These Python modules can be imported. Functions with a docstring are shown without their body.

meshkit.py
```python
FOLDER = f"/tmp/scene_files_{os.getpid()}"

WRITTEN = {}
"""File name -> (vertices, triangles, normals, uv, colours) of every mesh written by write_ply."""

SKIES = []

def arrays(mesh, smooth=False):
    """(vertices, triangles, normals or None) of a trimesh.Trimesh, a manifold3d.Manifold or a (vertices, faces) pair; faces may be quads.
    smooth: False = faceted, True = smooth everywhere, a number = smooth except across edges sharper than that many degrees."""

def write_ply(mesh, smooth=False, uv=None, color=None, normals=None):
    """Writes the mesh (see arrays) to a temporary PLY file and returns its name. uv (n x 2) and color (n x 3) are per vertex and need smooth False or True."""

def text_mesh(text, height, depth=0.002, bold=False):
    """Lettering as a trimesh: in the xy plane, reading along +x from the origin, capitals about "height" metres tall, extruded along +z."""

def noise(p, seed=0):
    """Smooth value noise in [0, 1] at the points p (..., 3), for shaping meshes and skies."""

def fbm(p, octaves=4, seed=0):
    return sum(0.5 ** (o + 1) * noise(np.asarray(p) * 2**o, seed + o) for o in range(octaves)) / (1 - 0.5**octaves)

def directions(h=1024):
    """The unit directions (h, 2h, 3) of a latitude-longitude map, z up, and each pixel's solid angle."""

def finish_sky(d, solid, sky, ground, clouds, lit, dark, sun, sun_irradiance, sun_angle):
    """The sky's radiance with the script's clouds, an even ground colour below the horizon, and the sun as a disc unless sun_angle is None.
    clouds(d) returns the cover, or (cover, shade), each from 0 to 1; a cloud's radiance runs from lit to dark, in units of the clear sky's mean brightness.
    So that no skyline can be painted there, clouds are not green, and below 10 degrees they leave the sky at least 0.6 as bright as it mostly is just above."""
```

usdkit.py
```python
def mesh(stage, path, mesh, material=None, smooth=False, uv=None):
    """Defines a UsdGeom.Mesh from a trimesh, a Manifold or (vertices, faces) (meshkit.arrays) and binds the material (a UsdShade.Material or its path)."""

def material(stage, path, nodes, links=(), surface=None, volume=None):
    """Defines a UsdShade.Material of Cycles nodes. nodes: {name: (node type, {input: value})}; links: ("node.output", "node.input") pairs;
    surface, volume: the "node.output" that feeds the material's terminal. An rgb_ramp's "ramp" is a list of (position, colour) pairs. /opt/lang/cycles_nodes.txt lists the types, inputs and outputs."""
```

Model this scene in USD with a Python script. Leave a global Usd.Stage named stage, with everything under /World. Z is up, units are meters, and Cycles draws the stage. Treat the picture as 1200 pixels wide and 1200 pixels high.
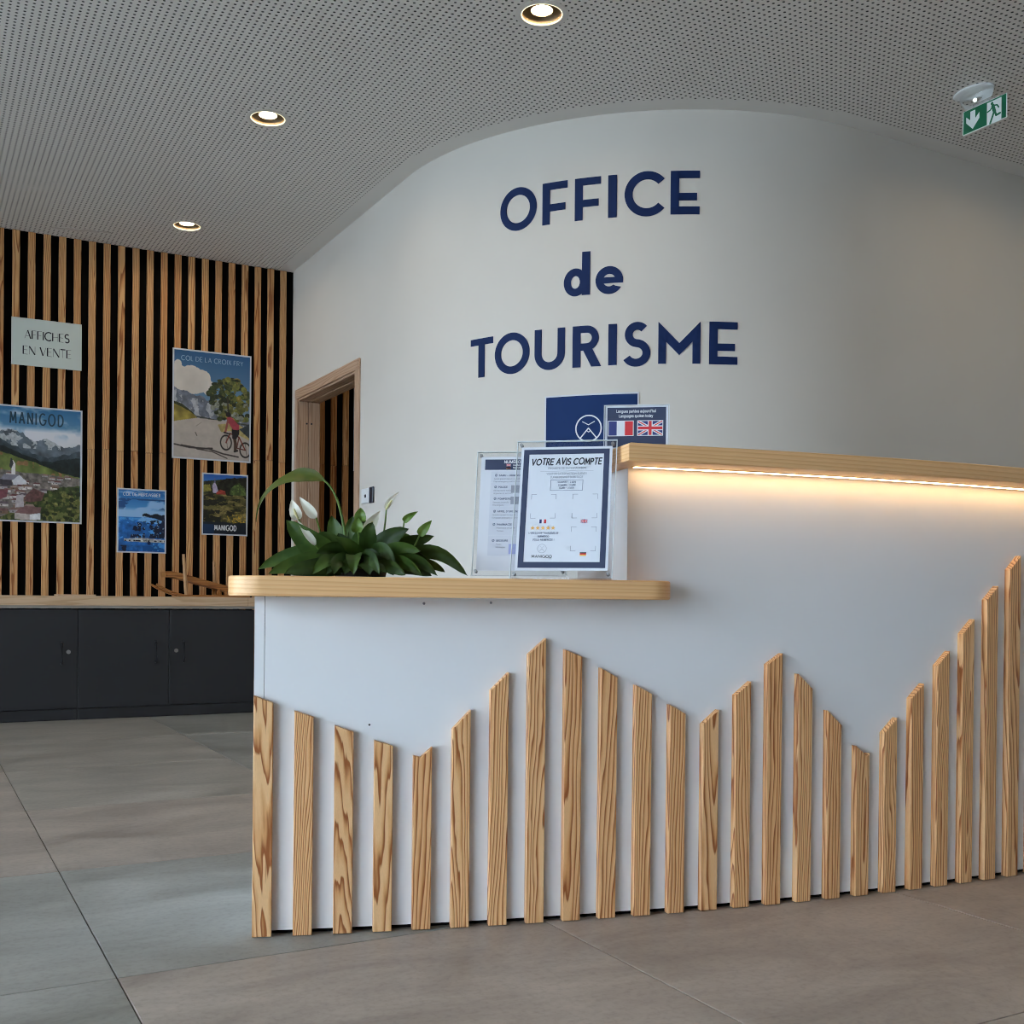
import math, random
import numpy as np, trimesh, shapely, manifold3d as m3
from shapely.geometry import Polygon, LineString, Point, box as sbox
from shapely.ops import unary_union
from shapely import affinity
from pxr import Usd, UsdGeom, UsdShade, UsdLux, Gf, Sdf, Vt
import usdkit, meshkit

stage = Usd.Stage.CreateInMemory()
UsdGeom.SetStageUpAxis(stage, 'Z')
UsdGeom.Xform.Define(stage, '/World')
rng = random.Random(7)
nrg = np.random.default_rng(11)

# ---------------------------------------------------------------- camera, sky, exposure
TH, PITCH, ROLL, FPX, CY = 0.5012, -0.0044, 0.0095, 1296.06, 706.09
cs, sn = math.cos(TH), math.sin(TH)
def cam2w(x, y):            # camera-aligned floor coordinates -> room coordinates
    return np.array([cs * x + sn * y, -sn * x + cs * y])
fwd = np.array([sn * math.cos(PITCH), cs * math.cos(PITCH), math.sin(PITCH)])
r0 = np.array([cs, -sn, 0.0]); u0_ = np.cross(r0, fwd)
right = r0 * math.cos(ROLL) + u0_ * math.sin(ROLL)
up = -r0 * math.sin(ROLL) + u0_ * math.cos(ROLL)
cam = UsdGeom.Camera.Define(stage, '/World/camera')
M4 = np.eye(4); M4[0, :3] = right; M4[1, :3] = up; M4[2, :3] = -fwd; M4[3, :3] = (0, 0, 0.75)
cam.AddTransformOp().Set(Gf.Matrix4d(M4.tolist()))
cam.CreateHorizontalApertureAttr(36.0)
cam.CreateFocalLengthAttr(36.0 * FPX / 1200)
cam.CreateVerticalApertureOffsetAttr(36.0 * (CY - 600) / 1200)
cam.CreateClippingRangeAttr(Gf.Vec2f(0.05, 500))
cam.CreateExposureAttr(0.18)
sky = UsdLux.DomeLight.Define(stage, '/World/sky')
sky.CreateColorAttr(Gf.Vec3f(0.68, 0.81, 1.0)); sky.CreateIntensityAttr(3.6)
LAMP = 165.0          # downlight strength
LED = 11.5

# ---------------------------------------------------------------- helpers
used = {}
def numbered(parent, name):
    k = (parent, name); n = used.get(k, 0); used[k] = n + 1
    return name if n == 0 else f'{name}_{n:03d}'
def path_of(parent): return '/World' if parent is None else str(parent.GetPath())
def tag(o, label=None, cat=None, group=None, kind=None):
    for k, v in (('label', label), ('category', cat), ('group', group), ('kind', kind)):
        if v: o.SetCustomDataByKey(k, v)
    return o
def thing(name, label, cat, group=None, loc=None, kind=None, parent=None):
    pp = path_of(parent)
    x = UsdGeom.Xform.Define(stage, pp + '/' + numbered(pp, name))
    if loc is not None: x.AddTranslateOp().Set(Gf.Vec3d(*map(float, loc)))
    return tag(x.GetPrim(), label, cat, group, kind)
def obj(name, mesh, mat, parent=None, smooth=False, color=None, grain=None, label=None):
    pp = path_of(parent)
    m = usdkit.mesh(stage, pp + '/' + numbered(pp, name), mesh, mat, smooth=smooth)
    api = UsdGeom.PrimvarsAPI(m)
    if color is not None:
        api.CreatePrimvar('paint', Sdf.ValueTypeNames.Color3fArray, 'vertex').Set(Vt.Vec3fArray.FromNumpy(np.asarray(color, np.float32)))
    if grain is not None:
        api.CreatePrimvar('grain', Sdf.ValueTypeNames.Vector3fArray, 'vertex').Set(Vt.Vec3fArray.FromNumpy(np.asarray(grain, np.float32)))
    p = m.GetPrim()
    if label: tag(p, label)
    return p
def lin(c):
    c = np.asarray(c, float)
    if c.max() > 1.0001: c = c / 255.0
    return np.where(c < 0.04045, c / 12.92, ((c + 0.055) / 1.055) ** 2.4)
def cat(ms): return trimesh.util.concatenate(ms)
def bx(x0, x1, y0, y1, z0, z1):
    m = trimesh.creation.box([x1 - x0, y1 - y0, z1 - z0]); m.apply_translation([(x0 + x1) / 2, (y0 + y1) / 2, (z0 + z1) / 2]); return m
def cbox(x0, x1, y0, y1, z0, z1, c=0.003):
    """box with chamfered edges"""
    v = []
    for ax in range(3):
        lo = np.array([x0, y0, z0]) + c; hi = np.array([x1, y1, z1]) - c
        lo[ax] -= c; hi[ax] += c
        for k in range(8): v.append([(lo, hi)[(k >> j) & 1][j] for j in range(3)])
    return trimesh.convex.convex_hull(np.array(v))
def tube(pts, r, sides=8, caps=True):
    p = np.asarray(pts, float); n = len(p); r = np.broadcast_to(np.asarray(r, float), (n,))
    t = np.gradient(p, axis=0); t /= np.linalg.norm(t, axis=1, keepdims=True) + 1e-12
    ref = np.array([0, 0, 1.0]) if abs(t[:, 2]).mean() < 0.8 else np.array([1.0, 0, 0])
    a = np.cross(t, ref); a /= np.linalg.norm(a, axis=1, keepdims=True) + 1e-12; b = np.cross(t, a)
    ang = np.arange(sides) * 2 * np.pi / sides
    v = (p[:, None] + r[:, None, None] * (np.cos(ang)[None, :, None] * a[:, None] + np.sin(ang)[None, :, None] * b[:, None])).reshape(-1, 3)
    f = []
    for i in range(n - 1):
        for j in range(sides):
            q = [i * sides + j, i * sides + (j + 1) % sides, (i + 1) * sides + (j + 1) % sides, (i + 1) * sides + j]
            f += [[q[0], q[2], q[1]], [q[0], q[3], q[2]]]
    v = list(v)
    if caps:
        v += [p[0], p[-1]]
        for j in range(sides):
            f += [[len(v) - 2, j, (j + 1) % sides], [len(v) - 1, (n - 1) * sides + (j + 1) % sides, (n - 1) * sides + j]]
    m = trimesh.Trimesh(np.array(v), np.array(f), process=False); m.fix_normals(); return m
def lathe(profile, sides=32):
    return trimesh.creation.revolve(np.asarray(profile, float), sections=sides)
def extr(poly, h):
    if poly.geom_type == 'Polygon': polys = [poly]
    else: polys = [g for g in poly.geoms if g.geom_type == 'Polygon' and g.area > 1e-10]
    return cat([trimesh.creation.extrude_polygon(p, h) for p in polys])
def prism(outline, depth, ch, frame):
    """outline: CCW (a, z) points; back at b=0, front at b=depth with a chamfer ch; frame(a, z, b) -> xyz. Returns mesh and the local (a, z, b) of its vertices."""
    o = np.asarray(outline, float); n = len(o)
    def inset(o, c):
        out = []
        for i in range(n):
            p, q, r = o[i - 1], o[i], o[(i + 1) % n]
            e1 = (q - p) / np.linalg.norm(q - p); e2 = (r - q) / np.linalg.norm(r - q)
            n1 = np.array([-e1[1], e1[0]]); n2 = np.array([-e2[1], e2[0]])
            bis = n1 + n2; bis /= max(1e-9, bis @ n1)
            out.append(q + bis * c)
        return np.array(out)
    inn = inset(o, ch)
    loc = np.vstack([np.c_[o, np.zeros(n)], np.c_[o, np.full(n, depth - ch)], np.c_[inn, np.full(n, depth)]])
    f = []
    for k in range(2):
        for i in range(n):
            j = (i + 1) % n
            f += [[k * n + i, k * n + j, (k + 1) * n + j], [k * n + i, (k + 1) * n + j, (k + 1) * n + i]]
    tri = trimesh.creation.triangulate_polygon(Polygon(inn), engine='earcut')
    # map triangulation vertices back to indices
    idx = [int(np.argmin(((inn - p) ** 2).sum(1))) for p in tri[0]]
    for t in tri[1]:
        a, b, c = (idx[i] for i in t)
        f.append([2 * n + a, 2 * n + b, 2 * n + c]); f.append([c, b, a])
    v = np.array([frame(*p) for p in loc])
    m = trimesh.Trimesh(v, np.array(f), process=False)
    if m.volume < 0: m.invert()
    return m, loc

class Frame:
    """a flat face in space: origin, right, up; out is towards its viewer"""
    def __init__(s, o, r, u):
        s.o = np.asarray(o, float); s.r = np.asarray(r, float) / np.linalg.norm(r); s.u = np.asarray(u, float) / np.linalg.norm(u)
        s.n = np.cross(s.r, s.u)
    def p(s, a, z, b=0): return s.o + s.r * a + s.u * z + s.n * b
    def put(s, mesh, b=0.0):
        """mesh in its own x (right), y (up), z (out)"""
        v = mesh.vertices
        return trimesh.Trimesh(s.o + v[:, :1] * s.r + v[:, 1:2] * s.u + (v[:, 2:3] + b) * s.n, mesh.faces, process=False)
    def rect(s, a0, a1, z0, z1, b0, b1, ch=0.0):
        m = cbox(a0, a1, z0, z1, b0, b1, ch) if ch else bx(a0, a1, z0, z1, b0, b1)
        return s.put(m)

# ---------------------------------------------------------------- materials
LK = '/World/Looks/'
UsdGeom.Scope.Define(stage, '/World/Looks')
def plain(name, col, rough=0.6, metal=0.0, spec=0.5, **kw):
    return usdkit.material(stage, LK + name, {'p': ('principled_bsdf', {'base_color': tuple(lin(col)), 'roughness': rough, 'metallic': metal, 'specular_ior_level': spec, **kw})}, [], surface='p.BSDF')
def emit(name, col, strength):
    return usdkit.material(stage, LK + name, {'e': ('emission', {'color': tuple(col), 'strength': strength})}, [], surface='e.emission')
def paint_wall(name, col, rough=0.85, bump=0.02):
    return usdkit.material(stage, LK + name, {
        'g': ('geometry', {}), 'n': ('noise_texture', {'scale': 140.0, 'detail': 3.0}), 'm': ('noise_texture', {'scale': 1.3, 'detail': 2.0}),
        'r': ('rgb_ramp', {'ramp': [(0.3, tuple(lin(col) * 0.97)), (0.7, tuple(np.minimum(1, lin(col) * 1.02)))]}),
        'b': ('bump', {'strength': bump * 5, 'distance': 0.002}), 'p': ('principled_bsdf', {'roughness': rough, 'specular_ior_level': 0.3})},
        [('g.position', 'n.vector'), ('g.position', 'm.vector'), ('m.fac', 'r.fac'), ('r.color', 'p.base_color'), ('n.fac', 'b.height'), ('b.normal', 'p.normal')], surface='p.BSDF')
def wood(name, light, mid, dark, freq=2.0, wob=1.0, rough=0.45, tint=(0.9, 0.75, 0.6), tint_amt=0.5):
    """Ring-grain from the mesh's own 'grain' coordinates (metres / ring spacing)."""
    L, Mi, D = (tuple(lin(c)) for c in (light, mid, dark))
    return usdkit.material(stage, LK + name, {
        'a': ('attribute', {'attribute': 'grain'}), 'oi': ('object_info', {}),
        'sx': ('separate_xyz', {}), 'cx': ('combine_xyz', {'z': 0.0}), 'len': ('vector_math', {'math_type': 'length'}),
        'nz': ('noise_texture', {'scale': 0.16, 'detail': 3.0, 'roughness': 0.45}),
        'ns': ('math', {'math_type': 'multiply_add', 'value2': 5.0 * wob, 'value3': 0.0}),
        'add': ('math', {'math_type': 'add'}), 'fr': ('math', {'math_type': 'fraction'}),
        'rp': ('rgb_ramp', {'ramp': [(0.0, L), (0.35, L), (0.62, Mi), (0.84, D), (0.93, D), (1.0, L)]}),
        'fm': ('mapping', {'scale': (22.0, 22.0, 1.2)}), 'fn': ('noise_texture', {'scale': 1.0, 'detail': 2.0}),
        'fr2': ('rgb_ramp', {'ramp': [(0.3, (0.86, 0.86, 0.86)), (0.7, (1.05, 1.05, 1.05))]}),
        'mx': ('mix', {'mix_type': 'multiply', 'fac': 0.8}),
        'tr': ('rgb_ramp', {'ramp': [(0.0, (1, 1, 1)), (0.35, (1.06, 1.04, 0.98)), (0.7, tint), (1.0, (0.94, 0.92, 0.9))]}),
        'mt': ('mix', {'mix_type': 'multiply', 'fac': tint_amt}),
        'b': ('bump', {'strength': 0.15, 'distance': 0.001}),
        'p': ('principled_bsdf', {'roughness': rough, 'specular_ior_level': 0.4})},
        [('a.vector', 'sx.vector'), ('sx.x', 'cx.x'), ('sx.y', 'cx.y'), ('cx.vector', 'len.vector1'), ('a.vector', 'nz.vector'), ('nz.fac', 'ns.value1'),
         ('len.value', 'add.value1'), ('ns.value', 'add.value2'), ('add.value', 'fr.value1'), ('fr.value', 'rp.fac'),
         ('a.vector', 'fm.vector'), ('fm.vector', 'fn.vector'), ('fn.fac', 'fr2.fac'), ('rp.color', 'mx.color1'), ('fr2.color', 'mx.color2'),
         ('oi.random', 'tr.fac'), ('mx.color', 'mt.color1'), ('tr.color', 'mt.color2'), ('mt.color', 'p.base_color'),
         ('fn.fac', 'b.height'), ('b.normal', 'p.normal')], surface='p.BSDF')
def grain_for(loc, spacing, along=1, tilt=0.03, ring=None):
    """ring-grain coordinates of local points; along = index of the fibre axis"""
    loc = np.asarray(loc, float); o = [i for i in range(3) if i != along]
    z = loc[:, along]
    cx = ring if ring is not None else rng.choice([rng.uniform(-0.02, 0.02), rng.uniform(0.03, 0.12), -rng.uniform(0.03, 0.12)])
    cy = -rng.uniform(0.01, 0.10)
    x = loc[:, o[0]] + cx + rng.uniform(-tilt, tilt) * z
    y = loc[:, o[1]] + cy + rng.uniform(-tilt, tilt) * z
    return np.c_[x / spacing, y / spacing, z / spacing * 0.09 + rng.uniform(0, 300)]

M = {}
M['white_wall'] = paint_wall('white_wall', (213, 207, 199))
M['ceil_plain'] = paint_wall('ceil_plain', (226, 223, 218))
M['dark_felt'] = plain('dark_felt', (10, 10, 11), 0.95, spec=0.1)
M['slat_wood'] = wood('slat_wood', (238, 190, 138), (222, 164, 108), (158, 92, 46), rough=0.42, wob=1.1)
M['wall_slat_wood'] = wood('wall_slat_wood', (220, 174, 122), (206, 150, 96), (150, 92, 50), rough=0.5, tint=(0.85, 0.7, 0.58), tint_amt=0.8)
M['counter_wood'] = wood('counter_wood', (242, 193, 138), (239, 188, 131), (230, 174, 116), rough=0.38, wob=0.7, tint_amt=0.0)
M['frame_wood'] = wood('frame_wood', (196, 164, 138), (190, 156, 130), (172, 136, 108), rough=0.5, tint_amt=0.1)
M['worktop_wood'] = wood('worktop_wood', (216, 184, 150), (212, 178, 143), (200, 164, 128), rough=0.5, tint_amt=0.1)
M['sled_wood'] = wood('sled_wood', (176, 118, 62), (164, 106, 54), (134, 82, 40), rough=0.45, tint_amt=0.0)
M['pale_stick'] = wood('pale_stick', (204, 160, 116), (194, 150, 104), (170, 124, 84), rough=0.5, tint_amt=0.0)
M['laminate'] = usdkit.material(stage, LK + 'laminate', {
    'g': ('geometry', {}), 'v': ('voronoi_texture', {'scale': 9.0, 'randomness': 1.0}), 'n': ('noise_texture', {'scale': 1.1, 'detail': 2.0}),
    'lt': ('math', {'math_type': 'less_than', 'value2': 0.022}), 'gt': ('math', {'math_type': 'greater_than', 'value2': 0.56}), 'ml': ('math', {'math_type': 'multiply'}),
    'mx': ('mix', {'color1': tuple(lin((234, 234, 235))), 'color2': tuple(lin((70, 66, 64)))}),
    'p': ('principled_bsdf', {'roughness': 0.42, 'specular_ior_level': 0.4})},
    [('g.position', 'v.vector'), ('g.position', 'n.vector'), ('v.distance', 'lt.value1'), ('n.fac', 'gt.value1'), ('lt.value', 'ml.value1'), ('gt.value', 'ml.value2'),
     ('ml.value', 'mx.fac'), ('mx.color', 'p.base_color')], surface='p.BSDF')
M['cabinet'] = plain('cabinet', (38, 39, 43), 0.5)
M['cabinet_handle'] = plain('cabinet_handle', (46, 48, 52), 0.35, 0.6)
M['steel'] = plain('steel', (190, 190, 190), 0.3, 1.0)
M['grey_strip'] = plain('grey_strip', (150, 142, 132), 0.5)
M['paper'] = plain('paper', (206, 209, 216), 0.7)
M['paper_grey'] = plain('paper_grey', (196, 200, 210), 0.7)
M['sign_grey'] = plain('sign_grey', (206, 214, 208), 0.6)
M['navy'] = plain('navy', (20, 48, 98), 0.7, spec=0.2)
M['navy_vinyl'] = plain('navy_vinyl', (16, 38, 84), 0.65, spec=0.2)
M['slate'] = plain('slate', (58, 66, 90), 0.7, spec=0.25)
M['ink'] = plain('ink', (30, 34, 44), 0.6)
M['ink_grey'] = plain('ink_grey', (140, 144, 156), 0.6)
M['ink_blue'] = plain('ink_blue', (60, 74, 104), 0.6)
M['dark_teal_ink'] = plain('dark_teal_ink', (28, 62, 82), 0.6)
M['white_ink'] = plain('white_ink', (216, 218, 222), 0.6)
M['pale_blue_ink'] = plain('pale_blue_ink', (150, 180, 206), 0.6)
M['flag_blue'] = plain('flag_blue', (40, 50, 112), 0.6)
M['flag_red'] = plain('flag_red', (206, 46, 52), 0.6)
M['flag_black'] = plain('flag_black', (24, 22, 24), 0.6)
M['flag_gold'] = plain('flag_gold', (236, 184, 60), 0.6)
M['star_gold'] = plain('star_gold', (232, 176, 96), 0.6)
M['lilac_print'] = plain('lilac_print', (150, 158, 204), 0.6)
M['exit_green'] = plain('exit_green', (2, 100, 66), 0.45)
M['exit_white'] = plain('exit_white', (224, 228, 226), 0.5)
M['plastic_white'] = plain('plastic_white', (228, 230, 232), 0.4)
M['plastic_dark'] = plain('plastic_dark', (30, 36, 52), 0.35)
M['pot'] = plain('pot', (26, 26, 26), 0.5)
M['soil'] = plain('soil', (38, 28, 22), 0.95)
M['plaster_patch'] = plain('plaster_patch', (206, 200, 196), 0.9)
M['trim_metal'] = plain('trim_metal', (186, 178, 160), 0.35, 0.7)
M['reflector'] = plain('reflector', (116, 96, 70), 0.5, 0.3)
M['lamp_ring'] = plain('lamp_ring', (214, 210, 204), 0.6)
M['lamp_rim_glow'] = emit('lamp_rim_glow', (1.0, 0.90, 0.62), 1.6)  # bulb light on the trim rim, put in as emission
M['lamp_disc'] = emit('lamp_disc', (1.0, 0.78, 0.50), LAMP)
M['led'] = emit('led', (1.0, 0.62, 0.28), LED)
M['exit_led'] = emit('exit_led', (0.75, 1.0, 0.95), 3.0)
M['alu'] = plain('alu', (70, 72, 76), 0.4, 0.6)
M['grout'] = plain('grout', (92, 88, 82), 0.9)
M['ground'] = plain('ground', (196, 196, 192), 0.9)
M['room_paint'] = paint_wall('room_paint', (222, 218, 212))
def clear(name, tint, gloss=1.0, ior=1.45):
    return usdkit.material(stage, LK + name, {'t': ('transparent_bsdf', {'color': tint}), 'g': ('glossy_bsdf', {'color': (gloss,) * 3, 'roughness': 0.03}), 'f': ('fresnel', {'IOR': ior}), 'm': ('mix_closure', {})},
        [('f.fac', 'm.fac'), ('t.BSDF', 'm.closure1'), ('g.BSDF', 'm.closure2')], surface='m.closure')
M['glass'] = clear('glass', (0.95, 0.97, 0.96))
M['acrylic_edge'] = plain('acrylic_edge', (214, 222, 224), 0.25)
M['acrylic'] = clear('acrylic', (0.93, 0.94, 0.95), 1.0, 1.4)
M['paint'] = usdkit.material(stage, LK + 'paint', {'a': ('attribute', {'attribute': 'paint'}), 'p': ('principled_bsdf', {'roughness': 0.45, 'specular_ior_level': 0.4})}, [('a.color', 'p.base_color')], surface='p.BSDF')
# perforated acoustic ceiling board: round 12 mm perforations on a 26.5 mm grid, over black felt
HP = 0.0266
M['ceil_perf'] = usdkit.material(stage, LK + 'ceil_perf', {
    'g': ('geometry', {}), 'sc': ('vector_math', {'math_type': 'scale', 'scale': 1.0 / HP}), 'fr': ('vector_math', {'math_type': 'fraction'}),
    'su': ('vector_math', {'math_type': 'subtract', 'vector2': (0.5, 0.5, 0.0)}), 'sx': ('separate_xyz', {}), 'cx': ('combine_xyz', {'z': 0.0}),
    'ln': ('vector_math', {'math_type': 'length'}), 'mr': ('map_range', {'from_min': 0.16, 'from_max': 0.235, 'to_min': 0.0, 'to_max': 1.0, 'clamp': True}),
    'mx': ('mix', {'color1': tuple(lin((74, 74, 73))), 'color2': tuple(lin((226, 223, 218)))}),
    'b': ('bump', {'strength': 0.6, 'distance': 0.004}), 'p': ('principled_bsdf', {'roughness': 0.85, 'specular_ior_level': 0.2})},
    [('g.position', 'sc.vector1'), ('sc.vector', 'fr.vector1'), ('fr.vector', 'su.vector1'), ('su.vector', 'sx.vector'), ('sx.x', 'cx.x'), ('sx.y', 'cx.y'),
     ('cx.vector', 'ln.vector1'), ('ln.value', 'mr.value'), ('mr.result', 'mx.fac'), ('mx.color', 'p.base_color'), ('mr.result', 'b.height'), ('b.normal', 'p.normal')], surface='p.BSDF')
def tile_mat(name, a, b, c):
    return usdkit.material(stage, LK + name, {
        'g': ('geometry', {}), 'oi': ('object_info', {}), 'of': ('vector_math', {'math_type': 'scale', 'scale': 40.0}), 'ov': ('combine_xyz', {}), 'ad': ('vector_math', {'math_type': 'add'}),
        'mp': ('mapping', {'scale': (1.0, 1.9, 1.0)}), 'n': ('noise_texture', {'scale': 2.2, 'detail': 7.0, 'roughness': 0.66, 'distortion': 0.6}),
        'n2': ('noise_texture', {'scale': 60.0, 'detail': 3.0, 'roughness': 0.7}),
        'r': ('rgb_ramp', {'ramp': [(0.34, tuple(lin(a))), (0.5, tuple(lin(b))), (0.66, tuple(lin(c)))]}),
        'r2': ('rgb_ramp', {'ramp': [(0.25, (0.80, 0.80, 0.80)), (0.5, (1, 1, 1)), (0.8, (1.08, 1.08, 1.08))]}),
        'mx': ('mix', {'mix_type': 'multiply', 'fac': 0.95}),
        'rr': ('map_range', {'from_min': 0.2, 'from_max': 0.8, 'to_min': 0.34, 'to_max': 0.5, 'clamp': True}),
        'p': ('principled_bsdf', {'specular_ior_level': 0.32})},
        [('oi.random', 'ov.x'), ('oi.random', 'ov.y'), ('ov.vector', 'of.vector1'), ('g.position', 'ad.vector1'), ('of.vector', 'ad.vector2'), ('ad.vector', 'mp.vector'),
         ('mp.vector', 'n.vector'), ('g.position', 'n2.vector'), ('n.fac', 'r.fac'), ('n2.fac', 'r2.fac'), ('r.color', 'mx.color1'), ('r2.color', 'mx.color2'),
         ('mx.color', 'p.base_color'), ('n.fac', 'rr.value'), ('rr.result', 'p.roughness')], surface='p.BSDF')
TILES = [tile_mat('tile_a', (138, 132, 123), (156, 150, 141), (170, 164, 155)), tile_mat('tile_b', (130, 129, 122), (147, 146, 140), (162, 161, 155)), tile_mat('tile_c', (142, 131, 122), (162, 151, 141), (178, 167, 156))]
def leaf_mat(name, col, col2, trans=0.25, rough=0.35):
    return usdkit.material(stage, LK + name, {
        'g': ('geometry', {}), 'n': ('noise_texture', {'scale': 30.0, 'detail': 2.0}), 'r': ('rgb_ramp', {'ramp': [(0.35, tuple(lin(col))), (0.65, tuple(lin(col2)))]}),
        'p': ('principled_bsdf', {'roughness': rough, 'specular_ior_level': 0.35}), 't': ('translucent_bsdf', {}), 'm': ('mix_closure', {'fac': trans})},
        [('g.position', 'n.vector'), ('n.fac', 'r.fac'), ('r.color', 'p.base_color'), ('r.color', 't.color'), ('p.BSDF', 'm.closure1'), ('t.BSDF', 'm.closure2')], surface='m.closure')
M['leaf_dark'] = leaf_mat('leaf_dark', (40, 60, 26), (56, 78, 34), rough=0.48)
M['leaf_mid'] = leaf_mat('leaf_mid', (56, 84, 34), (76, 102, 44), rough=0.45)
M['leaf_fresh'] = leaf_mat('leaf_fresh', (92, 122, 52), (110, 138, 62))
M['leaf_olive'] = leaf_mat('leaf_olive', (96, 100, 40), (80, 94, 40))
M['spathe'] = leaf_mat('spathe', (222, 222, 206), (234, 232, 220), 0.3, 0.5)
M['spadix'] = plain('spadix', (214, 206, 150), 0.8)

# ---------------------------------------------------------------- room shell
H = 2.983                      # ceiling
WV = 7.43                      # slatted wall
U0, V1, RAD = 2.3275, 3.8213, 1.6217      # rounded white wall: face u=U0, face v=V1, corner radius
CEN = np.array([U0 + RAD, V1 + RAD])
X0, X1, Y0, Y1 = -4.6, 8.3, -5.0, 7.46

# floor: square tiles with recessed joints
fl = thing('floor', 'grey concrete-look tiled floor', None, kind='structure')
obj('joint_bed', bx(X0, X1, Y0, Y1, -0.08, -0.004), M['grout'], fl)
TP, TU, TV = 0.938, 0.366, 2.258
for i in range(-6, 9):
    for j in range(-8, 6):
        a0, a1 = TU + i * TP, TU + (i + 1) * TP; b0, b1 = TV + j * TP, TV + (j + 1) * TP
        a0, a1, b0, b1 = max(a0, X0), min(a1, X1), max(b0, Y0), min(b1, Y1)
        if a1 - a0 < 0.05 or b1 - b0 < 0.05: continue
        g = 0.0016
        obj('tile', cbox(a0 + g, a1 - g, b0 + g, b1 - g, -0.012, 0.0, 0.0008), TILES[2 if (i >= 0 and j <= -1) or (j == 1 and i >= 0) else 1 if (i < 0 and j <= 0) or (i == 0 and j == 0) else (i * 7 + j * 3) % 3], fl)

# plan of the rounded white box wall
def wall_pt(s, b=0.0):
    """point on the rounded wall: s = arc length from where the curve starts (facing -u), b = distance proud of it"""
    if s < 0: return np.array([U0 - b, CEN[1] - s])
    if s > RAD * math.pi / 2: return np.array([CEN[0] + s - RAD * math.pi / 2, V1 - b])
    a = s / RAD
    return CEN - (RAD + b) * np.array([math.cos(a), math.sin(a)])
ss = np.r_[-(WV - CEN[1]), np.linspace(0, RAD * math.pi / 2, 91), RAD * math.pi / 2 + (X1 - CEN[0])]
outer = np.array([wall_pt(s) for s in ss]); inner = np.array([wall_pt(s, -0.147) for s in ss])
inner[-1][0] = X1
wall_poly = Polygon(np.vstack([outer, inner[::-1]]))
D0, D1, DT = 6.118, 7.327, 2.1455          # door trim outer limits
wm = m3.CrossSection([np.asarray(wall_poly.exterior.coords)[:-1].tolist()], m3.FillRule.NonZero).extrude(H)
wm = wm - m3.Manifold.cube([0.6, D1 - D0 - 0.04, DT - 0.02]).translate([U0 - 0.1, D0 + 0.02, 0])
obj_wall = obj('wall_back', wm, M['white_wall'], smooth=25); tag(obj_wall, 'white wall bulging outward around a rounded corner', kind='structure')

# ceiling with light openings
box_region = Polygon(np.vstack([outer, [[X1, Y1], [U0, Y1]]])).buffer(0)
room = sbox(X0, Y0, X1, Y1)
LIGHTS = [(2.1205, 3.677), (1.4727, 5.1125), (1.4787, 6.8458), (2.0, 1.75), (0.35, 2.9), (4.65, 2.98), (3.6, 1.2), (3.5, 6.55), (-1.4, 2.0), (-1.2, 5.2), (6.3, 2.95)]  # first three in view; the others unseen, placed to light the room
holes = unary_union([Point(*p).buffer(0.098, 24) for p in LIGHTS])
plainzone = box_region.buffer(0.105, 32)
perf = room.difference(plainzone).difference(holes)
c1 = extr(perf, 0.014); c1.apply_translation([0, 0, H])
tag(obj('ceiling', c1, M['ceil_perf']), 'grey perforated acoustic ceiling', kind='structure')
c2 = extr(plainzone.intersection(room).difference(holes), 0.014); c2.apply_translation([0, 0, H])
tag(obj('trim_1', c2, M['ceil_plain']), 'plain unperforated ceiling border following the rounded wall', kind='structure')
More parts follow.
